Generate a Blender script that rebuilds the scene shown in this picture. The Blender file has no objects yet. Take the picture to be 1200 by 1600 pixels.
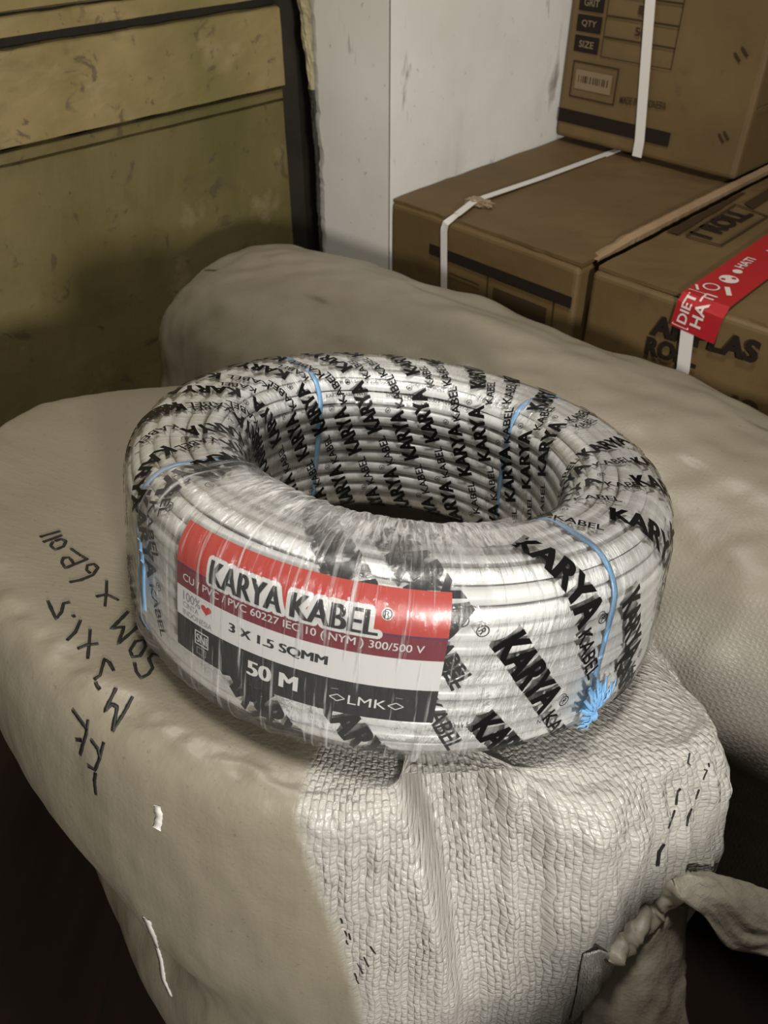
import bpy, bmesh, math, random
import numpy as np
from mathutils import Vector, noise
from mathutils.bvhtree import BVHTree

random.seed(7)
rng = np.random.default_rng(7)
scene = bpy.context.scene
COL = scene.collection
R = math.radians

# ------------------------------------------------------------------ camera, light, exposure
PITCH = 40.0
FPX = 1298.0                      # focal length in pixels of the 1200 x 1600 frame
cam_d = bpy.data.cameras.new('camera')
cam = bpy.data.objects.new('camera', cam_d)
COL.objects.link(cam)
cam.location = (0, 0, 0)          # the floor lies one metre below the lens
cam.rotation_euler = (R(90 - PITCH), 0, 0)
cam_d.sensor_fit = 'VERTICAL'
cam_d.sensor_height = 36.0
cam_d.sensor_width = 27.0
cam_d.lens = FPX / 1600.0 * 36.0
cam_d.clip_start = 0.02
cam_d.dof.use_dof = True
cam_d.dof.focus_distance = 0.47
cam_d.dof.aperture_fstop = 20.0
scene.camera = cam

world = bpy.data.worlds.new('room_light')
scene.world = world
world.use_nodes = True
world.node_tree.nodes['Background'].inputs[0].default_value = (1.0, 0.93, 0.80, 1)
world.node_tree.nodes['Background'].inputs[1].default_value = 0.10


def area(name, loc, target, size, power, colour):
    l = bpy.data.lights.new(name, 'AREA')
    l.energy = power
    l.size = size
    l.color = colour
    o = bpy.data.objects.new(name, l)
    COL.objects.link(o)
    o.location = loc
    o.rotation_euler = (Vector(target) - Vector(loc)).to_track_quat('-Z', 'Y').to_euler()
    return o


area('lamp_light', (0.44, -1.0, 0.12), (0.0, 0.6, -0.36), 0.12, 32.0, (1.0, 0.965, 0.91))
area('ceiling_light', (0.12, 0.38, 1.0), (0.05, 0.42, -0.4), 0.22, 17.0, (1.0, 0.96, 0.90))

scene.view_settings.view_transform = 'Standard'
scene.view_settings.look = 'None'
scene.view_settings.gamma = 1.0
scene.view_settings.exposure = -0.12
scene.view_settings.use_curve_mapping = False

# ------------------------------------------------------------------ helpers: rays and room axes
TH = R(PITCH)
CF = np.array([0, math.cos(TH), -math.sin(TH)])
CU = np.array([0, math.sin(TH), math.cos(TH)])
CX = np.array([1.0, 0, 0])
UV_ = np.array([1, 1, 0]) / math.sqrt(2)        # room axis u: away along the left wall
WV_ = np.array([-1, 1, 0]) / math.sqrt(2)       # room axis w: towards the left wall
ZV_ = np.array([0, 0, 1.0])
FLOOR = -1.0


def ray(px, py):
    return CX * (px - 600) / FPX + CU * (800 - py) / FPX + CF


def on_u(px, py, u):
    """(w, z) of the point a sight line meets on the plane u = const."""
    r = ray(px, py)
    p = r * (u / (r @ UV_))
    return float(p @ WV_), float(p[2])


def on_w(px, py, w):
    r = ray(px, py)
    p = r * (w / (r @ WV_))
    return float(p @ UV_), float(p[2])


def on_z(px, py, z):
    r = ray(px, py)
    p = r * (z / r[2])
    return float(p @ UV_), float(p @ WV_)


def uwz(u, w, z):
    return UV_ * u + WV_ * w + ZV_ * z


# ------------------------------------------------------------------ helpers: materials
class NT:
    """small wrapper that makes node graphs short to write"""

    def __init__(self, name):
        self.m = bpy.data.materials.new(name)
        self.m.use_nodes = True
        self.t = self.m.node_tree
        self.b = self.t.nodes['Principled BSDF']

    def n(self, kind, **kw):
        nd = self.t.nodes.new(kind)
        for k, v in kw.items():
            setattr(nd, k, v)
        return nd

    def put(self, sock, v):
        if isinstance(v, bpy.types.NodeSocket):
            self.t.links.new(v, sock)
        elif v is not None:
            if sock.type == 'RGBA' and len(v) == 3:
                v = (*v, 1)
            sock.default_value = v

    def math(self, op, a, b=None, c=None, clamp=False):
        nd = self.n('ShaderNodeMath', operation=op, use_clamp=clamp)
        for i, v in enumerate((a, b, c)):
            if v is not None:
                self.put(nd.inputs[i], v)
        return nd.outputs[0]

    def mix(self, f, a, b):
        nd = self.n('ShaderNodeMix', data_type='RGBA')
        self.put(nd.inputs[0], f)
        self.put(nd.inputs[6], a)
        self.put(nd.inputs[7], b)
        return nd.outputs[2]

    def coords(self, which='Object', scale=(1, 1, 1)):
        tc = self.n('ShaderNodeTexCoord')
        mp = self.n('ShaderNodeMapping')
        mp.inputs['Scale'].default_value = scale
        self.t.links.new(tc.outputs[which], mp.inputs[0])
        return mp.outputs[0]

    def noise(self, vec, scale, detail=4, rough=0.55, dist=0.0):
        nd = self.n('ShaderNodeTexNoise')
        self.put(nd.inputs['Vector'], vec)
        nd.inputs['Scale'].default_value = scale
        nd.inputs['Detail'].default_value = detail
        nd.inputs['Roughness'].default_value = rough
        nd.inputs['Distortion'].default_value = dist
        return nd.outputs[0]

    def ramp(self, f, lo, hi):
        nd = self.n('ShaderNodeMapRange', clamp=True)
        self.put(nd.inputs[0], f)
        nd.inputs[1].default_value = lo
        nd.inputs[2].default_value = hi
        return nd.outputs[0]

    def bump(self, h, strength, dist, prev=None):
        nd = self.n('ShaderNodeBump')
        self.put(nd.inputs['Strength'], strength)
        nd.inputs['Distance'].default_value = dist
        self.put(nd.inputs['Height'], h)
        if prev is not None:
            self.put(nd.inputs['Normal'], prev)
        return nd.outputs[0]

    def set(self, **kw):
        for k, v in kw.items():
            self.put(self.b.inputs[k.replace('_', ' ')], v)
        return self.m


def plain(name, col, rough=0.6, **kw):
    nt = NT(name)
    return nt.set(Base_Color=col, Roughness=rough, **kw)


def mat_wall_boards(name, c1, c2):
    nt = NT(name)
    v = nt.coords('Object')
    big = nt.noise(v, 5.0, 4)
    col = nt.mix(nt.ramp(big, .35, .68), c1, c2)
    vs = nt.coords('Object', (1, 1, .5))
    green = nt.noise(vs, 3.1, 3)
    col = nt.mix(nt.ramp(green, .5, .68), col, (c1[0] * .75, c1[1] * .82, c1[2] * .7))
    stain = nt.noise(v, 11.0, 6, .6, .4)
    col = nt.mix(nt.math('MULTIPLY', nt.ramp(stain, .56, .70), .65), col, (.075, .058, .024))
    pale = nt.noise(v, 7.0, 5, .6)
    col = nt.mix(nt.math('MULTIPLY', nt.ramp(pale, .60, .74), .45), col, (.36, .28, .17))
    fine = nt.noise(v, 60.0, 4, .7)
    col = nt.mix(nt.math('MULTIPLY', nt.ramp(fine, .64, .72), .8), col, (.05, .04, .02))
    blob = nt.noise(v, 24, 5, .62, .8)
    col = nt.mix(nt.math('MULTIPLY', nt.ramp(blob, .60, .66), .7), col, (.06, .045, .022))
    n = nt.bump(nt.noise(v, 30, 5), .25, .004)
    return nt.set(Base_Color=col, Roughness=.62, Normal=n)


def mat_white_wall():
    nt = NT('scuffed_white_paint')
    v = nt.coords('Object')
    big = nt.noise(v, 4.0, 4)
    col = nt.mix(nt.ramp(big, .35, .68), (.58, .56, .50), (.68, .665, .63))
    ws = nt.noise(nt.coords('Object', (1, 1, .35)), 9.0, 5, .6)
    col = nt.mix(nt.math('MULTIPLY', nt.ramp(ws, .55, .70), .35), col, (.36, .33, .27))
    sc = nt.noise(nt.coords('Object', (1, 1, .3)), 21.0, 4, .65, .5)
    col = nt.mix(nt.math('MULTIPLY', nt.ramp(sc, .62, .72), .75), col, (.12, .10, .085))
    fine = nt.noise(v, 90, 3, .6)
    col = nt.mix(nt.math('MULTIPLY', nt.ramp(fine, .68, .74), .5), col, (.16, .14, .12))
    return nt.set(Base_Color=col, Roughness=.5, Normal=nt.bump(nt.noise(v, 14, 4), .12, .004))


def mat_card(name, c1, c2):
    nt = NT(name)
    v = nt.coords('Object')
    col = nt.mix(nt.ramp(nt.noise(v, 6, 4), .35, .68), c1, c2)
    st = nt.noise(v, 26, 5, .6)
    col = nt.mix(nt.math('MULTIPLY', nt.ramp(st, .62, .74), .35), col, tuple(x * .5 for x in c1))
    fl = nt.noise(v, 240, 2)
    n = nt.bump(fl, .12, .001, nt.bump(nt.noise(v, 18, 3), .3, .004))
    return nt.set(Base_Color=col, Roughness=.68, Normal=n)


def mat_sack(name, base, lo, rough=.5):
    """woven polypropylene: the weave lies in the cloth's own UV (metres); 'weave' says where the bare weave shows"""
    nt = NT(name)
    uv = nt.n('ShaderNodeUVMap').outputs[0]
    sep = nt.n('ShaderNodeSeparateXYZ')
    # the threads wander a little
    wob = nt.n('ShaderNodeTexNoise')
    nt.put(wob.inputs['Vector'], uv)
    wob.inputs['Scale'].default_value = 40.0
    wob.inputs['Detail'].default_value = 3
    off = nt.n('ShaderNodeVectorMath', operation='MULTIPLY_ADD')
    nt.put(off.inputs[0], wob.outputs[1])
    off.inputs[1].default_value = (.0075, .0075, 0)
    nt.put(off.inputs[2], uv)
    nt.put(sep.inputs[0], off.outputs[0])
    p = 0.0038
    sx = nt.math('SINE', nt.math('MULTIPLY', sep.outputs[0], math.pi / p))
    sy = nt.math('SINE', nt.math('MULTIPLY', sep.outputs[1], math.pi / p))
    chk = nt.math('MULTIPLY', sx, sy)
    h = nt.ramp(chk, -.45, .45)
    grx = nt.math('POWER', nt.math('ABSOLUTE', sx), .45)
    gry = nt.math('POWER', nt.math('ABSOLUTE', sy), .45)
    gx = nt.math('MULTIPLY', grx, h)
    gy = nt.math('MULTIPLY', gry, nt.math('SUBTRACT', 1.0, h))
    hh = nt.math('ADD', nt.math('ADD', nt.math('MULTIPLY', gx, 1.0), nt.math('MULTIPLY', gy, .55)), nt.math('MULTIPLY', nt.noise(uv, 260, 3, .6), .9))
    at = nt.n('ShaderNodeAttribute', attribute_name='weave')
    wv = at.outputs['Fac']
    ob = nt.coords('Object')
    patch = nt.ramp(nt.noise(ob, 16, 3), .3, .6)
    strength = nt.math('MULTIPLY', wv, nt.math('MULTIPLY_ADD', patch, .5, .5))
    n0 = nt.bump(nt.noise(ob, 30, 4, .5), .10, .006)
    n1 = nt.bump(nt.noise(ob, 420, 2, .5), .18, .0008, n0)
    n2 = nt.bump(hh, nt.math('MULTIPLY_ADD', strength, .95, .05), .0018, n1)
    col = nt.mix(nt.ramp(nt.noise(ob, 7, 5), .3, .7), lo, base)
    col = nt.mix(nt.math('MULTIPLY', nt.math('SUBTRACT', 1.0, hh, clamp=True), nt.math('MULTIPLY', wv, .38)), col, tuple(x * .45 for x in lo))
    col = nt.mix(nt.math('MULTIPLY', wv, .75), col, nt.mix(hh, (.25, .235, .20), (.43, .42, .39)))
    grit = nt.ramp(nt.noise(ob, 300, 3, .6), .64, .72)
    col = nt.mix(nt.math('MULTIPLY', grit, .35), col, tuple(x * .4 for x in lo))
    ro = nt.math('MULTIPLY_ADD', wv, -.12, rough)
    return nt.set(Base_Color=col, Roughness=ro, Normal=n2)


def mat_film():
    """clear printed wrapping film: see-through, glossy and creased"""
    nt = NT('clear_film')
    nt.t.nodes.remove(nt.b)
    out = nt.t.nodes['Material Output']
    uv = nt.n('ShaderNodeUVMap').outputs[0]
    mp = nt.n('ShaderNodeMapping')
    nt.put(mp.inputs[0], uv)
    mp.inputs['Scale'].default_value = (150, 26, 1)
    mp.inputs['Rotation'].default_value = (0, 0, .35)
    crease = nt.noise(mp.outputs[0], 1.0, 5, .6, .6)
    n = nt.bump(crease, .55, .003, nt.bump(nt.noise(uv, 60, 3), .3, .004))
    tr = nt.n('ShaderNodeBsdfTransparent')
    tr.inputs[0].default_value = (.97, .97, .965, 1)
    gl = nt.n('ShaderNodeBsdfGlossy')
    gl.inputs['Roughness'].default_value = .16
    nt.put(gl.inputs['Normal'], n)
    df = nt.n('ShaderNodeBsdfDiffuse')
    df.inputs[0].default_value = (.8, .8, .79, 1)
    lw = nt.n('ShaderNodeLayerWeight')
    lw.inputs[0].default_value = .25
    nt.put(lw.inputs[1], n)
    m1 = nt.n('ShaderNodeMixShader')
    nt.put(m1.inputs[0], nt.math('MULTIPLY_ADD', lw.outputs[0], .50, .05, clamp=True))
    nt.t.links.new(tr.outputs[0], m1.inputs[1])
    nt.t.links.new(gl.outputs[0], m1.inputs[2])
    m2 = nt.n('ShaderNodeMixShader')
    nt.put(m2.inputs[0], nt.math('MULTIPLY_ADD', nt.ramp(crease, .52, .74), .16, .015))
    nt.t.links.new(m1.outputs[0], m2.inputs[1])
    nt.t.links.new(df.outputs[0], m2.inputs[2])
    nt.t.links.new(m2.outputs[0], out.inputs[0])
    return nt.m


def mat_stretch():
    """stretch wrap: drawn into fine white strands; 'milk' says how many layers overlap"""
    nt = NT('stretch_wrap')
    nt.t.nodes.remove(nt.b)
    out = nt.t.nodes['Material Output']
    uv = nt.n('ShaderNodeUVMap').outputs[0]
    mp = nt.n('ShaderNodeMapping')
    nt.put(mp.inputs[0], uv)
    mp.inputs['Scale'].default_value = (260, 12, 1)
    mp.inputs['Rotation'].default_value = (0, 0, .06)
    st = nt.noise(mp.outputs[0], 1.0, 4, .6, .2)
    mp2 = nt.n('ShaderNodeMapping')
    nt.put(mp2.inputs[0], uv)
    mp2.inputs['Scale'].default_value = (300, 70, 1)
    mp2.inputs['Rotation'].default_value = (0, 0, .9)
    cr = nt.noise(mp2.outputs[0], 1.0, 5, .65, 1.0)
    milk = nt.n('ShaderNodeAttribute', attribute_name='milk').outputs['Fac']
    blot = nt.noise(uv, 45, 4, .6)
    f_st = nt.math('MULTIPLY', nt.ramp(st, .56, .70), .52)
    f_cr = nt.math('MULTIPLY', nt.math('MULTIPLY', nt.ramp(cr, .40, .58), milk), .95)
    f_bl = nt.math('MULTIPLY', nt.math('MULTIPLY', nt.ramp(blot, .30, .60), milk), .45)
    f = nt.math('MAXIMUM', nt.math('MAXIMUM', f_st, f_cr), f_bl)
    f = nt.math('ADD', f, .05, clamp=True)
    n = nt.bump(nt.math('ADD', st, cr), .6, .002)
    tr = nt.n('ShaderNodeBsdfTransparent')
    pr = nt.n('ShaderNodeBsdfPrincipled')
    pr.inputs['Base Color'].default_value = (.60, .595, .58, 1)
    pr.inputs['Roughness'].default_value = .3
    nt.put(pr.inputs['Normal'], n)
    gl = nt.n('ShaderNodeBsdfGlossy')
    gl.inputs['Roughness'].default_value = .14
    nt.put(gl.inputs['Normal'], n)
    m0 = nt.n('ShaderNodeMixShader')
    m0.inputs[0].default_value = .07
    nt.t.links.new(tr.outputs[0], m0.inputs[1])
    nt.t.links.new(gl.outputs[0], m0.inputs[2])
    m1 = nt.n('ShaderNodeMixShader')
    nt.put(m1.inputs[0], f)
    nt.t.links.new(m0.outputs[0], m1.inputs[1])
    nt.t.links.new(pr.outputs[0], m1.inputs[2])
    nt.t.links.new(m1.outputs[0], out.inputs[0])
    return nt.m


def mat_floor():
    nt = NT('dark_brown_planks')
    v = nt.coords('Object')
    sep = nt.n('ShaderNodeSeparateXYZ')
    nt.put(sep.inputs[0], v)
    pl = nt.math('FRACT', nt.math('MULTIPLY', sep.outputs[0], 6.5))
    gap = nt.ramp(nt.math('ABSOLUTE', nt.math('SUBTRACT', pl, .5)), .47, .49)
    col = nt.mix(nt.noise(nt.coords('Object', (6, .6, 1)), 7, 5), (.005, .003, .002), (.016, .009, .005))
    col = nt.mix(gap, col, (.008, .006, .004))
    return nt.set(Base_Color=col, Roughness=.8, Specular_IOR_Level=.12)


M = dict(
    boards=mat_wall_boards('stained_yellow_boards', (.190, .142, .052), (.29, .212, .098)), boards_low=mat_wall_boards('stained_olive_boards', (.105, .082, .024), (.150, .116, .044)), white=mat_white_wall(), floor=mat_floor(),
    card=mat_card('brown_cardboard', (.088, .053, .016), (.122, .076, .026)),
    card_edge=mat_card('raw_cardboard_edge', (.20, .13, .065), (.29, .20, .115)),
    print=plain('dark_brown_print', (.014, .009, .006), .8, Specular_IOR_Level=.15),
    print_soft=plain('faded_brown_print', (.036, .021, .009), .8, Specular_IOR_Level=.15),
    paper=mat_card('brown_paper_sticker', (.15, .105, .055), (.19, .14, .08)),
    strap=plain('white_strap_and_glints', (.60, .57, .53), .4),
    red_tape=plain('red_tape', (.33, .016, .020), .3),
    tape_white=plain('tape_white_print', (.60, .50, .47), .4),
    clear_tape=plain('clear_tape_wad', (.22, .16, .09), .25),
    sack=mat_sack('woven_sack_cloth', (.212, .188, .138), (.180, .157, .112)),
    marker=plain('black_marker', (.008, .007, .006), .6),
    cable=plain('white_cable_sheath', (.64, .645, .635), .32),
    cable_print=plain('grey_cable_print', (.10, .10, .10), .5),
    ink=plain('black_film_ink', (.006, .006, .006), .35, Specular_IOR_Level=.15),
    film=mat_film(), stretch=mat_stretch(),
    red=plain('label_red', (.36, .030, .020), .35), maroon=plain('label_maroon', (.135, .012, .022), .35),
    lwhite=plain('label_white', (.52, .515, .50), .4), lblack=plain('label_black', (.012, .012, .013), .35, Specular_IOR_Level=.15),
    lgrey=plain('label_grey', (.20, .20, .21), .5), purple=plain('label_purple', (.06, .015, .06), .4),
    tie=plain('blue_tie', (.17, .36, .60), .3),
    plaster=mat_card('crumbling_plaster', (.20, .165, .085), (.40, .35, .21)),
    gap_shade=mat_card('dark_gap_shade', (.012, .009, .005), (.030, .024, .014)),  # near-black brown that stands in for the shade inside narrow gaps
    seam=plain('dark_seam', (.05, .04, .03), .8),
)


# ------------------------------------------------------------------ helpers: objects
def smooth01(x, a, b):
    t = np.clip((x - a) / (b - a), 0, 1)
    return t * t * (3 - 2 * t)


def link(name, verts, faces, mats, parent=None, fmat=None, smooth=False, uvs=None, attrs=None):
    """one mesh object; uvs and attrs are per vertex"""
    me = bpy.data.meshes.new(name)
    me.from_pydata([tuple(map(float, v)) for v in verts], [], [tuple(map(int, f)) for f in faces])
    for m in (mats if isinstance(mats, (list, tuple)) else [mats]):
        me.materials.append(m)
    if fmat is not None:
        me.polygons.foreach_set('material_index', np.asarray(fmat, dtype=np.int32))
    if smooth:
        me.polygons.foreach_set('use_smooth', np.ones(len(me.polygons), dtype=bool))
    if uvs is not None:
        lay = me.uv_layers.new(name='UVMap')
        li = np.zeros(len(me.loops), dtype=np.int32)
        me.loops.foreach_get('vertex_index', li)
        lay.data.foreach_set('uv', np.asarray(uvs, dtype=np.float32)[li].ravel())
    for k, a in (attrs or {}).items():
        at = me.attributes.new(k, 'FLOAT', 'POINT')
        at.data.foreach_set('value', np.asarray(a, dtype=np.float32))
    me.update()
    o = bpy.data.objects.new(name, me)
    COL.objects.link(o)
    if parent is not None:
        o.parent = parent
        o.matrix_parent_inverse = parent.matrix_world.inverted()
    return o


def thing(name, label, cat, loc, group=None):
    o = bpy.data.objects.new(name, None)
    COL.objects.link(o)
    o.empty_display_size = .05
    o.location = tuple(map(float, loc))
    bpy.context.view_layer.update()
    o['label'] = label
    o['category'] = cat
    if group:
        o['group'] = group
    return o


def struct(o):
    o['kind'] = 'structure'
    return o


class MB:
    """collects verts, faces and a material index per face"""

    def __init__(self):
        self.v, self.f, self.m = [], [], []

    def add(self, verts, faces, mi=0):
        k = len(self.v)
        self.v.extend(verts)
        self.f.extend([tuple(i + k for i in f) for f in faces])
        self.m.extend([mi] * len(faces))

    def build(self, name, mats, parent=None, smooth=False):
        return link(name, self.v, self.f, mats, parent, self.m, smooth)


def grid_faces(nu, nv, wrap_u=False, wrap_v=False):
    f = []
    for i in range(nu if wrap_u else nu - 1):
        for j in range(nv if wrap_v else nv - 1):
            a, b = i * nv + j, ((i + 1) % nu) * nv + j
            c, d = ((i + 1) % nu) * nv + (j + 1) % nv, i * nv + (j + 1) % nv
            f.append((a, b, c, d))
    return f


def bevel_box(u0, u1, w0, w1, z0, z1, bev=.004, seg=2, bulge=0.0, cuts=6, jitter=0.0):
    """a softly bevelled, slightly dented carton in room axes: verts, faces"""
    bm = bmesh.new()
    bmesh.ops.create_cube(bm, size=1)
    for v in bm.verts:
        v.co = ((v.co.x + .5) * (u1 - u0) + u0, (v.co.y + .5) * (w1 - w0) + w0, (v.co.z + .5) * (z1 - z0) + z0)
    bmesh.ops.bevel(bm, geom=bm.edges[:], offset=bev, segments=seg, profile=.5, affect='EDGES')
    big = [e for e in bm.edges if e.calc_length() > .1]
    if cuts:
        bmesh.ops.subdivide_edges(bm, edges=big, cuts=cuts, use_grid_fill=True)
    cu, cw, cz = (u0 + u1) / 2, (w0 + w1) / 2, (z0 + z1) / 2
    for v in bm.verts:
        a = 1 - (2 * (v.co.x - cu) / (u1 - u0)) ** 2
        b = 1 - (2 * (v.co.y - cw) / (w1 - w0)) ** 2
        c = 1 - (2 * (v.co.z - cz) / (z1 - z0)) ** 2
        if jitter:
            n = noise.noise_vector(Vector(v.co) * 9)
            v.co += n * jitter
    vs = [uwz(*v.co) for v in bm.verts]
    fs = [tuple(v.index for v in f.verts) for f in bm.faces]
    bm.free()
    return vs, fs


def strip(path, normals, width, thick, closed=False):
    """a flat band along path (list of 3D), lying across 'normals'"""
    vs, fs = [], []
    n = len(path)
    P = np.array(path, float)
    for i in range(n):
        t = P[min(i + 1, n - 1)] - P[max(i - 1, 0)]
        t /= np.linalg.norm(t) + 1e-9
        nn = np.array(normals[i], float)
        s = np.cross(t, nn)
        s /= np.linalg.norm(s) + 1e-9
        nn = np.cross(s, t)
        w = width[i] if hasattr(width, '__len__') else width
        for a, b in ((-1, 0), (1, 0), (1, 1), (-1, 1)):
            vs.append(P[i] + s * a * w / 2 + nn * b * thick)
    for i in range(n - 1):
        for k in range(4):
            fs.append((i * 4 + k, i * 4 + (k + 1) % 4, (i + 1) * 4 + (k + 1) % 4, (i + 1) * 4 + k))
    fs.append((0, 1, 2, 3))
    fs.append(tuple((n - 1) * 4 + k for k in (3, 2, 1, 0)))
    return vs, fs


def tube(path, radius, k=8):
    P = np.array(path, float)
    n = len(P)
    vs, fs = [], []
    T = np.gradient(P, axis=0)
    T /= np.linalg.norm(T, axis=1)[:, None] + 1e-12
    ref = np.array([0.31, 0.17, 0.93])
    for i in range(n):
        a = np.cross(T[i], ref)
        a /= np.linalg.norm(a)
        b = np.cross(T[i], a)
        r = radius[i] if hasattr(radius, '__len__') else radius
        for q in range(k):
            an = 2 * math.pi * q / k
            vs.append(P[i] + (a * math.cos(an) + b * math.sin(an)) * r)
    for i in range(n - 1):
        for q in range(k):
            fs.append((i * k + q, i * k + (q + 1) % k, (i + 1) * k + (q + 1) % k, (i + 1) * k + q))
    fs.append(tuple(range(k)))
    fs.append(tuple((n - 1) * k + q for q in reversed(range(k))))
    return vs, fs


_tc = {}


def text2d(s, w, h, bold=0.0, step=.003):
    """letters as flat triangles scaled into a w x h box, cut into a fine grid so they can follow a curve"""
    key = (s, round(w, 5), round(h, 5), bold, step)
    if key in _tc:
        return _tc[key]
    cu = bpy.data.curves.new('t', 'FONT')
    cu.body = s
    cu.size = 1.0
    cu.offset = bold
    cu.resolution_u = 4
    ob = bpy.data.objects.new('t', cu)
    COL.objects.link(ob)
    bpy.context.view_layer.update()
    me = bpy.data.meshes.new_from_object(ob.evaluated_get(bpy.context.evaluated_depsgraph_get()))
    bpy.data.objects.remove(ob)
    bpy.data.curves.remove(cu)
    bm = bmesh.new()
    bm.from_mesh(me)
    bpy.data.meshes.remove(me)
    xs = [v.co.x for v in bm.verts]
    ys = [v.co.y for v in bm.verts]
    x0, x1, y0, y1 = min(xs), max(xs), min(ys), max(ys)
    for v in bm.verts:
        v.co = ((v.co.x - x0) / (x1 - x0) * w, (v.co.y - y0) / (y1 - y0) * h, 0)
    if step:
        for ax, ln in ((0, w), (1, h)):
            for i in range(1, int(ln / step) + 1):
                co = [0, 0, 0]
                no = [0, 0, 0]
                co[ax] = i * step
                no[ax] = 1
                bmesh.ops.bisect_plane(bm, geom=bm.verts[:] + bm.edges[:] + bm.faces[:], plane_co=co, plane_no=no, dist=1e-7)
    bm.verts.index_update()
    out = (np.array([(v.co.x, v.co.y) for v in bm.verts]), [tuple(v.index for v in f.verts) for f in bm.faces])
    bm.free()
    _tc[key] = out
    return out


def heavy(s, w, h, d, bold=.012, step=.004):
    """heavy letters: the same word laid over itself a hair to each side"""
    tv, tf = text2d(s, w - 2 * d, h, bold, step)
    V_, F_ = [], []
    for k, dx in enumerate((0, d, 2 * d)):
        V_.append(tv + np.array([dx, 0]))
        F_ += [tuple(i + k * len(tv) for i in f) for f in tf]
    return np.concatenate(V_), F_


def ring2d(cx, cy, r, t, k=20):
    vs, fs = [], []
    for i in range(k):
        a = 2 * math.pi * i / k
        vs += [(cx + r * math.cos(a), cy + r * math.sin(a)), (cx + (r - t) * math.cos(a), cy + (r - t) * math.sin(a))]
    for i in range(k):
        j = (i + 1) % k
        fs.append((2 * i, 2 * j, 2 * j + 1, 2 * i + 1))
    return np.array(vs), fs


def rect2d(x0, y0, x1, y1, step=.004):
    nx, ny = max(2, int(abs(x1 - x0) / step) + 2), max(2, int(abs(y1 - y0) / step) + 2)
    vs = [(x0 + (x1 - x0) * i / (nx - 1), y0 + (y1 - y0) * j / (ny - 1)) for i in range(nx) for j in range(ny)]
    return np.array(vs), grid_faces(nx, ny)


def frame2d(x0, y0, x1, y1, t):
    vs = np.array([(x0, y0), (x1, y0), (x1, y1), (x0, y1), (x0 + t, y0 + t), (x1 - t, y0 + t), (x1 - t, y1 - t), (x0 + t, y1 - t)])
    return vs, [(i, (i + 1) % 4, (i + 1) % 4 + 4, i + 4) for i in range(4)]


def seg2d(p, q, t):
    p, q = np.array(p, float), np.array(q, float)
    d = (q - p) / np.linalg.norm(q - p)
    s = np.array([-d[1], d[0]]) * t / 2
    return np.array([p - s, q - s, q + s, p + s]), [(0, 1, 2, 3)]


# ------------------------------------------------------------------ the room
W_LEFT = 1.075        # plane of the yellow boards
W_PIL = 0.868         # right side of the white pillar
U_PIL = 0.879         # front of the white pillar


def quad_grid(f, na, nb):
    vs = [f(i / (na - 1), j / (nb - 1)) for i in range(na) for j in range(nb)]
    return vs, grid_faces(na, nb)


floor_v, floor_f = bevel_box(-1.6, 2.4, -1.8, 1.25, FLOOR - .03, FLOOR, .002, 1, cuts=0)
struct(link('floor', floor_v, floor_f, M['floor']))

# left wall: stained boards one above the other, each with its own set-back and worn edges
zl1 = on_w(0, 62, W_LEFT)[1]
zl2 = on_w(0, 238, W_LEFT)[1]
zl3 = zl2 - .016
mb = MB()
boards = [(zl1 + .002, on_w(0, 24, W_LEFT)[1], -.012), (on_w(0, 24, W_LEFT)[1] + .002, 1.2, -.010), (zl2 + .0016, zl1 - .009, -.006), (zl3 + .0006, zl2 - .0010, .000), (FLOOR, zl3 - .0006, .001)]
for k, (z0, z1, d) in enumerate(boards):
    def fb(a, b, z0=z0, z1=z1, d=d, k=k):
        u = -1.6 + a * (U_PIL - .020 + 1.6)
        z = z0 + (z1 - z0) * b
        e = min(b, 1 - b) * (z1 - z0)
        n = noise.fractal(Vector((u * 14, z * 14, k * 7.3)), .6, 2, 4)
        w = W_LEFT + d + n * .0012
        if e < .001:
            w += .010
            z += noise.noise(Vector((u * 30, k * 3.1, 0))) * .0022
        return uwz(u, w, z)
    # rows close to both edges make the rounded, chipped lips
    rows = sorted(set([0, .0005 / (z1 - z0), .003 / (z1 - z0), .006 / (z1 - z0)] + [i / 14 for i in range(1, 14)] + [1 - .006 / (z1 - z0), 1 - .003 / (z1 - z0), 1]))
    na = 170
    vs = [fb(i / (na - 1), b) for i in range(na) for b in rows]
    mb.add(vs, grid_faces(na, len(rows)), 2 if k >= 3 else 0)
back = [uwz(-1.6, W_LEFT + .03, FLOOR), uwz(1.0, W_LEFT + .03, FLOOR), uwz(1.0, W_LEFT + .03, 1.2), uwz(-1.6, W_LEFT + .03, 1.2)]
mb.add(back, [(0, 1, 2, 3)], 1)
struct(mb.build('wall_left', [M['boards'], M['gap_shade'], M['boards_low']]))

# white pillar: front and right side, with the dark line of its corner joint
mb = MB()
wl = 1.028


def pf(a, b):
    z = FLOOR + b * 2.2
    jag = noise.fractal(Vector((3.1, z * 26, 0)), .7, 2.1, 5) * .005 + noise.noise(Vector((1.2, z * 6, 4))) * .004
    w = W_PIL + .0012 + a * (wl + jag - W_PIL)
    return uwz(U_PIL + (0.0 if a < .97 else .004), w, z)


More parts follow.
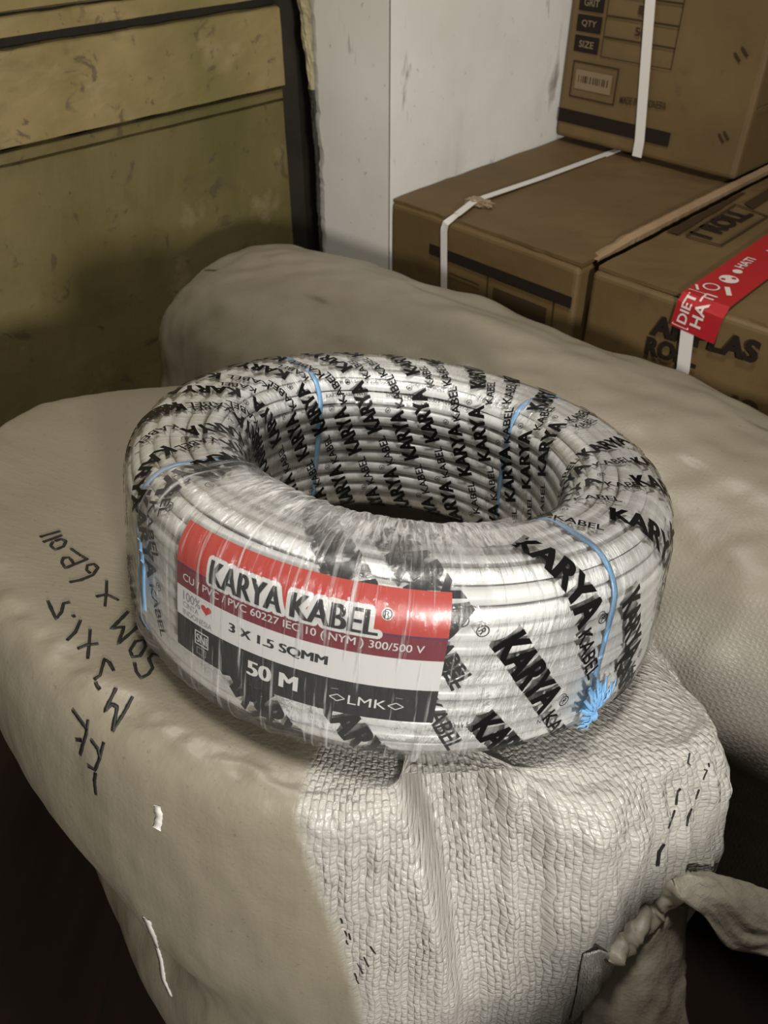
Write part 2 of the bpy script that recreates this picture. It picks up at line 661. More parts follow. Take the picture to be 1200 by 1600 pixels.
vs, fs = quad_grid(pf, 12, 420)
mb.add(vs, fs, 0)
vs = [uwz(U_PIL + .001, W_PIL, FLOOR), uwz(2.4, W_PIL, FLOOR), uwz(2.4, W_PIL, 1.2), uwz(U_PIL + .001, W_PIL, 1.2)]
mb.add(vs, [(0, 1, 2, 3)], 0)
vs = [uwz(U_PIL + .0005, W_PIL + .0016, FLOOR), uwz(U_PIL + .0016, W_PIL + .0004, FLOOR), uwz(U_PIL + .0016, W_PIL + .0004, 1.2), uwz(U_PIL + .0005, W_PIL + .0016, 1.2)]
mb.add(vs, [(0, 1, 2, 3)], 1)
struct(mb.build('wall_back', [M['white'], M['seam']]))

# crumbling plaster down the broken edge of the pillar, the dark gap colour below it
mb = MB()


def pl(a, b):
    z = FLOOR + b * 2.2
    top = min(1, max(0, (z + .36) / .16))
    n1 = noise.fractal(Vector((a * 3, z * 30, 5)), .7, 2.1, 5)
    n2 = noise.fractal(Vector((a * 5, z * 18, 11)), .7, 2.1, 5)
    wid = .005 + .024 * top + .005 * n2
    w = wl - .004 + a * wid
    return uwz(U_PIL - .004 * math.sin(a * math.pi) - .003 * n1 + (.03 if a > .99 else 0), w, z)


vs, fs = quad_grid(pl, 9, 500)
zc = [np.mean([vs[i][2] for i in f]) for f in fs]
mb.add(vs, fs, 0)
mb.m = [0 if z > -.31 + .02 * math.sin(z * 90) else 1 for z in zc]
struct(mb.build('trim_1', [M['plaster'], M['gap_shade']]))
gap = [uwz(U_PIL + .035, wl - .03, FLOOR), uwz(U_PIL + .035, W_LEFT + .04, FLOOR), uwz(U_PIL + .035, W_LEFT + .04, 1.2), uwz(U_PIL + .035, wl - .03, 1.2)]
struct(link('wall_recess', gap, [(0, 1, 2, 3)], M['gap_shade']))  # the narrow recess's shade is put into this sheet's colour
far = [uwz(2.4, W_PIL, FLOOR), uwz(2.4, -1.8, FLOOR), uwz(2.4, -1.8, 1.2), uwz(2.4, W_PIL, 1.2)]
struct(link('wall_far', far, [(0, 1, 2, 3)], M['boards']))

# ------------------------------------------------------------------ the cable coil
CC = np.array([0.00933218, 0.40544645, -0.34172753])
AX = np.array([0.11223069, 0.19494434, 0.97437209])
AX /= np.linalg.norm(AX)
E1 = np.cross([0, 1, 0], AX)
E1 /= np.linalg.norm(E1)
E2 = np.cross(AX, E1)
HH, RO, RI, RC = .111, .165, .0978, .024
HA, HB, RM = (RO - RI) / 2, HH / 2, (RO + RI) / 2


def section(inset=0.0, n=60):
    """rounded section of the coil: outer side down, bottom inward, inner side up, top outward"""
    a, b, rc = HA - inset, HB - inset, RC - inset
    pts = []

    def sg(p, q):
        for i in range(n):
            pts.append((p[0] + (q[0] - p[0]) * i / n, p[1] + (q[1] - p[1]) * i / n))

    def ar(cx, cz, a0, a1):
        for i in range(n):
            t = R(a0 + (a1 - a0) * i / n)
            pts.append((cx + rc * math.cos(t), cz + rc * math.sin(t)))
    sg((a, 0), (a, -b + rc)); ar(a - rc, -b + rc, 0, -90)
    sg((a - rc, -b), (-a + rc, -b)); ar(-a + rc, -b + rc, -90, -180)
    sg((-a, -b + rc), (-a, b - rc)); ar(-a + rc, b - rc, 180, 90)
    sg((-a + rc, b), (a - rc, b)); ar(a - rc, b - rc, 90, 0)
    sg((a, b - rc), (a, 0))
    L = np.array(pts + [(a, 0)])
    S = np.concatenate([[0], np.cumsum(np.linalg.norm(np.diff(L, axis=0), axis=1))])
    return L, S


SL, SSS = section()
PER = SSS[-1]
CABLE_R = .0044
SL2, SSS2 = section(CABLE_R)
PER2 = SSS2[-1]


def coil_pt(t, r, z):
    """cylinder coordinates of the coil to the world; it sags a little outward on its low right side"""
    side = np.clip(np.cos(t), 0, 1) ** 2
    rr = r - .006 * side * (z / HB) * np.clip((r - RM) / HA, 0, 1)
    return CC + np.outer(np.cos(t) * rr, E1) + np.outer(np.sin(t) * rr, E2) + np.outer(z, AX)


def coil_surf(t, v, off=0.0):
    t, v, off = np.broadcast_arrays(np.atleast_1d(t).astype(float), np.asarray(v, float), np.asarray(off, float))
    vm = np.mod(v, PER)
    r = RM + np.interp(vm, SSS, SL[:, 0])
    z = np.interp(vm, SSS, SL[:, 1])
    e = .0006
    r2, z2 = RM + np.interp(np.mod(v + e, PER), SSS, SL[:, 0]), np.interp(np.mod(v + e, PER), SSS, SL[:, 1])
    r1, z1 = RM + np.interp(np.mod(v - e, PER), SSS, SL[:, 0]), np.interp(np.mod(v - e, PER), SSS, SL[:, 1])
    tr, tz = r2 - r1, z2 - z1
    ln = np.hypot(tr, tz) + 1e-12
    nr, nz = -tz / ln, tr / ln
    return coil_pt(t, r + nr * off, z + nz * off)


coil = thing('cable_coil', 'coil of white electrical cable in printed clear film with red label on the front sack', 'cable coil', CC - AX * HH / 2)

# the cable itself: one spiral wound round and round the section
turns = int(PER2 / (2 * CABLE_R * 1.02))
pitch = PER2 / turns
NT_ = 132
N = turns * NT_ + 1
tt = np.arange(N) / NT_ * 2 * math.pi
vv = np.arange(N) / NT_ * pitch
wob = np.array([noise.noise(Vector((math.cos(a) * 1.6, math.sin(a) * 1.6, v * 90))) for a, v in zip(tt, vv)])
wob2 = np.array([noise.noise(Vector((math.cos(a) * 1.2 + 9, math.sin(a) * 1.2, v * 70))) for a, v in zip(tt, vv)])
vm = np.mod(vv + wob * .0016, PER2)
rr = RM + np.interp(vm, SSS2, SL2[:, 0])
zz = np.interp(vm, SSS2, SL2[:, 1])
s = np.maximum(0, wob2) * .0022
rr = RM + (rr - RM) * (1 - s / .03)
zz = zz * (1 - s / .05)
path = coil_pt(tt, rr, zz)
vs, fs = tube(path, CABLE_R, 8)
mbc = MB()
mbc.add(vs, fs, 0)

# small grey writing along some turns of the cable
for (t0, v, s) in ((118, .2075, 'NYM 3x1.5mm2 300/500V'), (86, .2075, 'KARYA KABEL SNI'), (60, .2078, 'NYM 3x1.5mm2'), (122, .1985, 'KARYA KABEL NYM'), (96, .1985, 'SNI 04 LMK 300/500V'),
                   (72, .1985, 'NYM 3x1.5'), (-128, .2415, 'KARYA KABEL NYM'), (-82, .0255, '3x1.5mm2'), (-66, .030, 'NYM SNI'), (-116, .033, 'CU/PVC')):
    w_ = .0021 * len(s)
    tv, tf = text2d(s, w_, .0026, .015, .006)
    r0 = RM + float(np.interp(v % PER, SSS, SL[:, 0]))
    sgn = -1 if t0 > 0 else 1
    P = coil_surf(R(t0) + sgn * tv[:, 0] / r0, v - sgn * tv[:, 1] * (1 if t0 > 0 else 1), .0006)
    mbc.add(list(P), tf, 1)
mbc.build('cable', [M['cable'], M['cable_print']], coil, smooth=True)

# printed clear film with the repeated black lettering wound round the section
mbf = MB()
nt_, nv_ = 300, 140
tg, vg = np.meshgrid(np.linspace(-math.pi, math.pi, nt_, endpoint=False), np.linspace(0, PER, nv_, endpoint=False), indexing='ij')
ripple = np.array([noise.fractal(Vector((math.cos(a) * 2.2 * 3, math.sin(a) * 2.2 * 3, b * 26)), .7, 2, 3) for a, b in zip(tg.ravel(), vg.ravel())])
FOFF = .0011
P = coil_surf(tg.ravel(), vg.ravel(), FOFF + .0004 * ripple)
mbf.add(list(P), grid_faces(nt_, nv_, True, True), 0)
film_uv = list(zip((tg.ravel() * .14), vg.ravel()))


def lettering(t_deg, v0, alpha, scale, parts):
    """one line of film print: starts at angle t_deg and girth v0, runs round the section at a slant"""
    x = 0.0
    a = R(alpha)
    for kind in parts:
        if kind == 'K':
            tv = heavy('KARYA', .058, .0165, .0004, .028, .0035)
            tv2, tf = tv[0] * scale, tv[1]
            pieces = [(tv2, tf, 0)]
            rv, rf = ring2d(.0625 * scale, .0150 * scale, .0030 * scale, .0006 * scale)
            lv, lf = text2d('R', .0026, .0033, .02, .0035)
            pieces += [(rv, rf, 0), (lv * scale + np.array([.0612, .0134]) * scale, lf, 0)]
            adv = .062 * scale
        else:
            tv = text2d('KABEL', .036, .0088, .016, .0035)
            pieces = [(tv[0] * scale, tv[1], 0)]
            adv = .043 * scale
        vmid = v0 + (x + adv / 2) * math.cos(a)
        rmid = RM + float(np.interp(vmid % PER, SSS, SL[:, 0]))
        r_use = rmid
        for pv, pf_, mi in pieces:
            X = pv[:, 0] + x
            Y = pv[:, 1] - .006 * scale
            v = v0 + X * math.cos(a) - Y * math.sin(a)
            t = R(t_deg) + (X * math.sin(a) + Y * math.cos(a)) / r_use
            wr = np.array([noise.noise(Vector((p * 9, q * 60, 3))) for p, q in zip(t, v)])
            P = coil_surf(t + wr * .010, v, FOFF + .0007)
            mbf.add(list(P), pf_, 1)
        x += adv


# outer side, where the print shows largest
for tdeg, v0, al, sc, pa in (
        (-69.6, .2350, 26, 1.0, 'KB'), (-76.5, .2880, 36, 1.0, 'KB'), (-40.2, .2380, 24, 1.0, 'KB'), (-50.1, .2820, 26, .95, 'KB'),
        (-78.0, .3365, 40, .95, 'K'), (-47.5, .3230, 30, .9, 'KB'), (-86.5, .3210, 30, 1.0, 'B'), (-28, .272, 26, .95, 'KB'),
        (-150.0, .2700, 25, .80, 'KB'), (-159.5, .3250, 25, .78, 'KB'), (-151.5, .2200, 22, .85, 'KB'), (-170, .272, 25, .8, 'KB'), (178, .25, 25, .8, 'KB'),
        (-117, .2230, 38, 1.0, 'K'), (-113, .2300, 38, 1.0, 'K'), (-100, .2300, 34, 1.0, 'KB'), (-96, .2350, 34, 1.0, 'K'), (-88, .2820, 30, 1.0, 'B'), (-91, .2790, 30, 1.0, 'B'),
        (-124, .3240, 38, .95, 'K'), (-119, .3290, 38, .95, 'K'), (-104, .3300, 40, .95, 'KB'), (-92, .2100, 30, .8, 'B'),
        (-18, .24, 26, .95, 'KB'), (-12, .30, 26, .9, 'KB')):
    lettering(tdeg, v0, al, sc, pa)
# top ring, front half
for tdeg, v0, sc, pa in ((-62, .1820, .72, 'KB'), (-46, .1760, .7, 'KB'), (-33, .1850, .72, 'KB'), (-20, .178, .72, 'KBK'), (-8, .186, .72, 'BKB'),
                         (-172, .1830, .72, 'KBK'), (176, .176, .72, 'BKB'), (164, .178, .7, 'KBK'), (-160, .1800, .75, 'BKB')):
    lettering(tdeg, v0, 30, sc, pa)
# inner wall and top ring of the back half: slanting lines a hand apart
for j in range(13):
    td = 8 + 12.4 * j
    ph = .060 * ((j * .47) % 1.0)
    v = .118 - ph * .6
    seq = 'KBKBK'
    x0 = v
    lettering(td - (0.16 - v) * 270, v, 25, .68, 'KBKB')
    lettering(td + (.225 - .16) * 230, .222 - ph * .2, 26, .80, 'KB' if j % 2 else 'BK')
fm = mbf.build('printed_film', [M['film'], M['ink']], coil, smooth=True)
lay = fm.data.uv_layers.new(name='UVMap')
li = np.zeros(len(fm.data.loops), dtype=np.int32)
fm.data.loops.foreach_get('vertex_index', li)
uvv = np.zeros((len(fm.data.vertices), 2), dtype=np.float32)
uvv[:len(film_uv)] = film_uv
lay.data.foreach_set('uv', uvv[li].ravel())

# the printed label, bent to the coil
LT0, LT1, LV0, LV1 = -133.7, -85.8, PER - .0500, PER + .0195
LW, LH = R(LT1 - LT0) * RO, LV1 - LV0
mbl = MB()
LABM = ['red', 'maroon', 'lwhite', 'lblack', 'lgrey', 'purple']


def lab(v2, f2, mat, lift=0.0):
    """label coordinates: x from its left edge, y down from its top edge, both in metres"""
    x, y = v2[:, 0], v2[:, 1]
    P = coil_surf(R(LT0) + x / RO, LV0 + y, FOFF + .0018 + lift)
    mbl.add(list(P), f2, LABM.index(mat))


def lab_text(s, x0, x1, yc, h, mat, bold, lift=.0002):
    tv, tf = heavy(s, (x1 - x0) * LW, h * LH, bold * h * LH * .9, 0.0) if bold else text2d(s, (x1 - x0) * LW, h * LH, bold, .004)
    v2 = np.stack([tv[:, 0] + x0 * LW, yc * LH + h * LH / 2 - tv[:, 1]], -1)
    lab(v2, tf, mat, lift)


for y0, y1, m in ((0, .28, 'red'), (.28, .295, 'purple'), (.295, .47, 'maroon'), (.47, .72, 'lwhite'), (.72, 1.0, 'lblack')):
    lab(*rect2d(0, y0 * LH, LW, y1 * LH, .003), m)
for s, x0, x1 in (('KARYA', .165, .455), ('KABEL', .482, .775)):
    for k_ in range(14):
        dx_, dy_ = .0021 * math.cos(k_ * math.pi / 7), .0019 * math.sin(k_ * math.pi / 7)
        lab_text(s, x0 + dx_ / LW, x1 + dx_ / LW, .225 + dy_ / LH, .165, 'lwhite', .09, .00012)
    lab_text(s, x0, x1, .225, .165, 'lblack', .055, .0004)
lab(*ring2d(.797 * LW, .155 * LH, .0026, .0026), 'lwhite', .0002)
lab(*ring2d(.797 * LW, .155 * LH, .0022, .0005), 'lblack', .0004)
lab_text('R', .788, .806, .155, .036, 'lblack', .02, .0004)
lab_text('CU / PVC / PVC 60227 IEC 10 ( NYM ) 300/500 V', .035, .930, .388, .080, 'lwhite', .012)
lab_text('3 X 1.5 SQMM', .255, .625, .590, .085, 'lblack', .075)
lab_text('50 M', .335, .530, .850, .125, 'lwhite', .075)
lab_text('LMK', .705, .835, .870, .075, 'lwhite', .0)
for cx in (.668, .866):
    for a_, b_ in (((-1, 0), (0, -1)), ((0, -1), (1, 0)), ((1, 0), (0, 1)), ((0, 1), (-1, 0))):
        for k in (1.0,):
            p = (cx * LW + a_[0] * .0036, .870 * LH + a_[1] * .0020)
            q = (cx * LW + b_[0] * .0036, .870 * LH + b_[1] * .0020)
            lab(*seg2d(p, q, .0005), 'lwhite', .0003)
lab(*seg2d((.645 * LW, .800 * LH), (.885 * LW, .800 * LH), .0003), 'lgrey', .0003)
lab(*rect2d(.030 * LW, .490 * LH, .185 * LW, .705 * LH), 'lwhite', .0001)
lab_text('100%', .035, .125, .535, .075, 'lgrey', .03)
lab_text('INDONESIA', .035, .180, .675, .045, 'lgrey', .02)
lab_text('CINTA', .035, .115, .610, .045, 'lgrey', .02)
hv = [(.152 + .026 * (16 * math.sin(a) ** 3) / 17, .550 - .048 * (13 * math.cos(a) - 5 * math.cos(2 * a) - 2 * math.cos(3 * a) - math.cos(4 * a)) / 17) for a in np.linspace(0, 2 * math.pi, 40, endpoint=False)]
hv = np.array([(x * LW, y * LH) for x, y in hv])
lab(np.concatenate([hv, hv.mean(0)[None]]), [(i, (i + 1) % 40, 40) for i in range(40)], 'red', .0002)
lab(*frame2d(.098 * LW, .765 * LH, .165 * LW, .885 * LH, .0006), 'lwhite', .0002)
lab_text('SNI', .106, .157, .825, .072, 'lwhite', .02)
lab(*frame2d(.108 * LW, .905 * LH, .155 * LW, .965 * LH, .0004), 'lgrey', .0002)
mbl.build('product_label', [M[k] for k in LABM], coil, smooth=True)

# stretch wrap drawn tight round the labelled side
t_s = np.linspace(R(-152), R(-58), 170)
v_s = np.linspace(.150, PER + .058, 130)
tg, vg = np.meshgrid(t_s, v_s, indexing='ij')
tf_, vf_ = tg.ravel(), vg.ravel()
rip = np.array([noise.fractal(Vector((a * 24, b * 22, 2)), .7, 2, 4) for a, b in zip(tf_, vf_)])
edge = np.array([noise.fractal(Vector((a * 10, 1.3, b * 4)), .7, 2, 3) for a, b in zip(tf_, vf_)])
P = coil_surf(tf_, vf_, .0042 + .0011 * rip)
keep = (np.degrees(tf_) + edge * 6 > -148) & (np.degrees(tf_) + edge * 5 < -80 + 17 * smooth01(.246 - vf_, 0, .010))
topm = np.clip(1.7 * (1 - np.abs(vf_ - .212) / .044), 0, 1)
sidefade = np.clip((np.degrees(tf_) + 143) / 14, 0, 1) * np.clip((-62 - np.degrees(tf_)) / 12, 0, 1)
milk = np.clip(topm * sidefade * (1.0 + .5 * edge), 0, 1)
faces = [f for f in grid_faces(len(t_s), len(v_s)) if all(keep[i] for i in f)]
link('stretch_film', P, faces, M['stretch'], coil, smooth=True, uvs=np.stack([tf_ * RO, vf_], -1), attrs={'milk': milk})

# four blue ties round the bundle
tie_spec = [(-151.0, 0.0), (125.0, 0.0), (39.5, -2.0), (-53.8, 0.0)]
for k, (td, dt) in enumerate(tie_spec):
    vt = np.linspace(0, PER, 121)
    ta = np.array([R(td + dt * math.sin(x / PER * 2 * math.pi)) + .012 * noise.noise(Vector((x * 25, k * 3.0, 0))) for x in vt])
    pth = coil_surf(ta, vt, .0001)
    inn = coil_surf(ta, vt, -.002)
    wd = [.0034 + .0016 * noise.noise(Vector((x * 40, k * 5.0, 1))) for x in vt]
    vs, fs = strip(pth, pth - inn, wd, .0007)
    tie = link('tie', vs, fs, M['tie'], coil, smooth=True)
    if k == 3:
        tie['label'] = 'pale blue plastic tie ending in a frayed knot'
        mk = MB()
        t0, v0 = R(-53.6), PER + .0335
        for q in range(34):
            ang = random.uniform(2.2, 5.6)
            ln = random.uniform(.009, .020)
            n = 7
            pts, off = [], []
            for i in range(n):
                f = i / (n - 1)
                pts.append((t0 + math.cos(ang) * ln * f / RO * .9 + .004 * f * math.sin(q), v0 + math.sin(ang) * ln * f * 1.1 - .004 * f))
                off.append(.003 + .004 * math.sin(f * 2.4) * random.uniform(.6, 1))
            pts = np.array(pts)
            pp = coil_surf(pts[:, 0], pts[:, 1], np.array(off))
            p0 = coil_surf(pts[:, 0], pts[:, 1], 0.0)
            a, b = strip(pp, pp - p0, [.0032 * (1 - .5 * i / n) for i in range(n)], .0003)
            mk.add(a, b, 0)
        kv, kf = tube(coil_surf(np.array([t0 - .015, t0 - .005, t0 + .005, t0 + .016]), np.array([v0, v0 - .001, v0 + .001, v0]), .0035), [.0015, .0038, .0036, .0015], 10)
        mk.add(kv, kf, 0)
        mk.build('knot', M['tie'], tie, smooth=True)
    if k == 0:
        mk = MB()
        for q in range(3):
            t0, v0 = R(-147.5 + q * 1.0), .295 + q * .005
            pts = np.array([(t0 + .004 * math.sin(i * .7 + q), v0 + i * .0042) for i in range(8)])
            pp = coil_surf(pts[:, 0], pts[:, 1], .0026 + q * .0004)
            a, b = strip(pp, pp - coil_surf(pts[:, 0], pts[:, 1], 0.0), .006, .0004)
            mk.add(a, b, 0)
        mk.build('tail', M['tie'], tie, smooth=True)

# ------------------------------------------------------------------ the sacks
def cr(p0, p1, p2, p3, t):
    return .5 * ((2 * p1) + (-p0 + p2) * t + (2 * p0 - 5 * p1 + 4 * p2 - p3) * t * t + (-p0 + 3 * p1 - 3 * p2 + p3) * t ** 3)


def periodic(xs, ys, q):
    """smooth periodic interpolation in degrees"""
    xs, ys = np.array(xs, float), np.array(ys, float)
    n = len(xs)
    q = np.mod(q - xs[0], 360) + xs[0]
    i = np.searchsorted(xs, q, side='right') - 1
    x0 = xs[i]
    x1 = np.where(i + 1 < n, xs[(i + 1) % n], xs[0] + 360)
    t = (q - x0) / (x1 - x0)
    return cr(ys[(i - 1) % n], ys[i], ys[(i + 1) % n], ys[(i + 2) % n], t)


def rows_interp(tab, s):
    """tab: rows x columns; s in row units"""
    n = tab.shape[0]
    i = np.clip(np.floor(s).astype(int), 0, n - 2)
    t = (s - i)[:, None]
    g = lambda k: tab[np.clip(k, 0, n - 1)]
    return cr(g(i - 1), g(i), g(i + 1), g(i + 2), t)


PB = CC - AX * (HH / 2)


def plane_z(x, y):
    return PB[2] - (AX[0] * (x - PB[0]) + AX[1] * (y - PB[1])) / AX[2]


AZ = [-90, -65, -45, -30, -15, 20, 60, 95, 120, 145, 170, 195, 215, 235, 255]
ROWS = [  # radius per azimuth, height (relative to the coil's bed, or absolute)
    ('p', [.02] * 15, [-.0085] * 15),
    ('p', [.13] * 15, [-.0085] * 15),
    ('p', [.164, .170, .186, .202, .172, .158, .18, .26, .33, .35, .28, .220, .192, .176, .168],
          [-.010, -.010, -.009, -.008, -.008, -.009, -.006, .002, .012, .014, .014, .012, .006, -.002, -.008]),
    ('p', [.180, .187, .204, .220, .188, .172, .20, .285, .355, .372, .308, .252, .220, .200, .186],
          [-.022, -.022, -.020, -.014, -.020, -.03, -.03, -.015, -.014, -.016, -.018, -.022, -.024, -.024, -.024]),
    ('a', [.196, .203, .218, .235, .206, .182, .205, .29, .36, .38, .318, .262, .234, .216, .200],
          [-.435, -.435, -.445, -.455, -.46, -.47, -.48, -.48, -.48, -.47, -.46, -.455, -.45, -.445, -.44]),
    ('a', [.208, .213, .226, .246, .212, .182, .20, .28, .35, .365, .305, .250, .228, .220, .210],
          [-.53] * 15),
    ('a', [.214, .217, .228, .246, .212, .180, .19, .27, .34, .355, .292, .236, .216, .211, .210],
          [-.62] * 15),
    ('a', [.220, .219, .224, .236, .205, .180, .195, .275, .345, .36, .300, .246, .230, .221, .216],
          [-.74] * 15),
    ('a', [.192, .197, .203, .205, .19, .175, .19, .26, .33, .35, .29, .232, .214, .2, .192],
          [FLOOR + .02] * 15),
    ('a', [.17, .175, .185, .19, .17, .16, .17, .22, .28, .3, .26, .21, .19, .18, .17],
          [FLOOR + .002] * 15),
]
na, ns = 480, 260
az = np.linspace(60, 420, na, endpoint=False)
RT = np.array([periodic(AZ, r, az) for _, r, _ in ROWS])
ZT = []
for kind, r, z in ROWS:
    zz_ = periodic(AZ, z, az)
    if kind == 'p':
        rr_ = periodic(AZ, r, az)
        zz_ = zz_ + plane_z(PB[0] + rr_ * np.cos(np.radians(az)), PB[1] + rr_ * np.sin(np.radians(az)))
    ZT.append(zz_)
ZT = np.array(ZT)
sv = np.concatenate([np.linspace(0, 2, 40), np.linspace(2, 5, 130)[1:], np.linspace(5, 9, ns - 168)[1:]])
ns = len(sv)
RG, ZG = rows_interp(RT, sv), rows_interp(ZT, sv)          # ns x na
AZG = np.broadcast_to(az[None], RG.shape)
SG = np.broadcast_to(sv[:, None], RG.shape)




azw = (AZG - 90) % 360 - 270                   # -180 .. 180, front at -90
side = smooth01(SG, 2.0, 3.0)
seam_az = -104 + 10 * smooth01(SG, 2.6, 5.5)                # edge between the smooth sheet and the bare weave
weave = smooth01(azw, seam_az - 1.5, seam_az + 1.5) * (1 - smooth01(azw, 0, 30))
disp = np.zeros_like(RG)
# a deep valley in the front, its left bank steep
vc = -85 + 9 * smooth01(SG, 2.3, 5.5)
d_ = azw - vc
valley = np.where(d_ < 0, np.exp(-(d_ / 2.4) ** 2), np.exp(-(d_ / 17.0) ** 2))
disp -= .052 * valley * smooth01(SG, 1.6, 2.3) * (1 - .85 * smooth01(SG, 3.0, 5.6))
# ridge of the right front corner, and pleats gathered towards the bottom
disp += .011 * np.exp(-((azw + 58) / 7) ** 2) * side
nz = np.array([noise.fractal(Vector((a * .30, s_ * .55, 1.7)), .8, 2, 4) for a, s_ in zip(azw.ravel(), SG.ravel())]).reshape(RG.shape)
nz2 = np.array([noise.fractal(Vector((a * .11, s_ * 1.1, 7.7)), .8, 2, 3) for a, s_ in zip(azw.ravel(), SG.ravel())]).reshape(RG.shape)
disp += (.0050 * nz * weave + .0016 * nz * (1 - weave) * .15 + (.0045 * weave + .0015 * (1 - weave)) * nz2 * smooth01(SG, 2.0, 3.0)) * smooth01(SG, 1.9, 3.4)
# step of the overlapping sheet
disp += .0022 * (1 - smooth01(azw, seam_az - .6, seam_az + .6)) * (azw < -60) * side
# a tuck low on the left
disp -= .010 * np.exp(-((azw + 140) / 12) ** 2 - ((SG - 5.9) / .45) ** 2)
RG2 = RG + disp
XG = PB[0] + RG2 * np.cos(np.radians(AZG))
YG = PB[1] + RG2 * np.sin(np.radians(AZG))
ZG2 = ZG + .004 * nz2 * smooth01(SG, 1.7, 2.3) * (1 - side)
V = np.stack([XG, YG, ZG2], -1)
arc = np.concatenate([[0], np.cumsum(np.mean(np.linalg.norm(np.diff(V, axis=0), axis=2)[:, 260:420], axis=1))])
UVG = np.stack([np.radians(azw) * .2, np.broadcast_to(arc[:, None], RG.shape)], -1)
fv = V.transpose(1, 0, 2).reshape(-1, 3)
ff = grid_faces(na, ns, True, False)
ff = [f[::-1] for f in ff]
fuv = UVG.transpose(1, 0, 2).reshape(-1, 2)
fw = weave.T.reshape(-1)
k0 = len(fv)
fv = np.concatenate([fv, [[PB[0], PB[1], plane_z(PB[0], PB[1]) - .0085]]])
fuv = np.concatenate([fuv, [[0, 0]]])
fw = np.concatenate([fw, [0]])
ff += [(((i + 1) % na) * ns, i * ns, k0) for i in range(na)]
bvh_front = BVHTree.FromPolygons([Vector(v) for v in fv], ff)


def on_mesh(bvh, px, py):
    d = Vector(ray(px, py)).normalized()
    hit = bvh.ray_cast(Vector((0, 0, 0)), d, 5.0)
    return hit[0], hit[1]


def pen(bvh, pts, width, mbx, mi=1, step=3.0):
    """a felt-pen stroke or painted glint lying on the cloth"""
    out, nrm = [], []
    for (a, b) in zip(pts[:-1], pts[1:]):
        n = max(2, int(math.dist(a, b) / step) + 1)
        for i in range(n):
            if out and i == 0:
                continue
            f = i / (n - 1)
            p, nn = on_mesh(bvh, a[0] + (b[0] - a[0]) * f, a[1] + (b[1] - a[1]) * f)
            if p is None:
                continue
            if nn.dot(p) > 0:
                nn = -nn
            out.append(np.array(p + nn * .0003))
            nrm.append(np.array(nn))
    if len(out) > 1:
        w = [width * (.75 + .5 * abs(noise.noise(Vector((i * .37, a[0] * .1, a[1] * .1))))) for i in range(len(out))]
        v, f = strip(out, nrm, w, .0004)
        mbx.add(v, f, mi)


sack1 = thing('woven_sack', 'front white woven sack with upside-down marker writing, under the cable coil', 'sack', (PB[0], PB[1], FLOOR), 'white woven sacks')
mbs = MB()
mbs.v, mbs.f, mbs.m = [tuple(v) for v in fv], list(ff), [0] * len(ff)
S_ = 3.477
strokes = [  # felt-pen writing, in photo crop units
    [(78, 138), (188, 106)], [(95, 166), (198, 128)], [(150, 162), (135, 185), (160, 208), (205, 190), (220, 160), (190, 150), (160, 160)],
    [(243, 200), (300, 240)], [(300, 240), (335, 258), (215, 308), (195, 275), (205, 252), (235, 250), (262, 285)],
    [(262, 285), (245, 258)], [(238, 384), (300, 372), (365, 345), (392, 305), (370, 285), (335, 292), (330, 318), (352, 335)],
    [(440, 375), (438, 440), (430, 515)], [(382, 462), (440, 450), (505, 482)],
    [(558, 542), (465, 636), (535, 625), (500, 720), (610, 625)],
    [(600, 700), (565, 755), (580, 790), (620, 785), (652, 735), (640, 700), (600, 705)],
    [(728, 788), (690, 775), (668, 800), (690, 850), (665, 885), (625, 905), (600, 870), (590, 820)],
    [(120, 485), (135, 520), (165, 585), (195, 545), (205, 500), (240, 492)], [(255, 562), (266, 574)],
    [(298, 590), (270, 655), (225, 700)], [(350, 640), (345, 720), (338, 800)], [(282, 745), (330, 725), (395, 718)],
    [(478, 865), (455, 822), (428, 800), (415, 850), (405, 890), (372, 912)], [(380, 925), (388, 945), (405, 965)],
    [(492, 958), (432, 1082), (470, 1045), (498, 1060), (475, 1190)], [(582, 1005), (540, 1085), (475, 1190)],
    [(258, 1072), (300, 1130), (340, 1185)], [(342, 1130), (335, 1200), (300, 1320)], [(275, 1235), (310, 1240)],
    [(358, 1235), (395, 1285), (408, 1340)], [(428, 1250), (405, 1340), (382, 1400), (340, 1375)], [(384, 1415), (378, 1460), (386, 1535)],
]
for st in strokes:
    pen(bvh_front, [(40 + x / S_, 800 + y / S_) for x, y in st], .0021, mbs)
S2 = 3.5567
for st, w_ in (([(630, 95), (618, 150), (632, 160)], .0008), ([(735, 150), (738, 170)], .0009), ([(710, 185), (728, 190), (715, 215), (705, 240)], .0007), ([(580, 290), (562, 310), (555, 380)], .0012),
           ([(548, 410), (530, 460), (512, 510)], .0011), ([(682, 295), (662, 350)], .0011), ([(640, 402), (620, 450), (612, 500)], .0017), ([(488, 598), (462, 640), (452, 720)], .0024)):
    pen(bvh_front, [(900 + x / S2, 1150 + y / S2) for x, y in st], w_, mbs)
S3 = 2.727
for x0, y0, x1, y1 in ((740, 1075, 750, 1095), (760, 1128, 770, 1150), (780, 1140, 786, 1165), (765, 1170, 775, 1185), (870, 1195, 890, 1225), (842, 1240, 862, 1280), (820, 1275, 838, 1310), (800, 1310, 820, 1352)):
    pen(bvh_front, [(260 + x0 / S3, 1040 + y0 / S3), (260 + x1 / S3, 1040 + y1 / S3)], .0010, mbs)
pen(bvh_front, [(229, 1434), (242, 1466), (252, 1500), (256, 1530), (268, 1556)], .0062, mbs, 2)  # this streak and the next: glare painted on as white strokes
pen(bvh_front, [(246, 1258), (250, 1276), (246, 1294)], .0045, mbs, 2)
nextra = len(mbs.v) - len(fv)
fuv_all = np.concatenate([fuv, np.zeros((nextra, 2))])
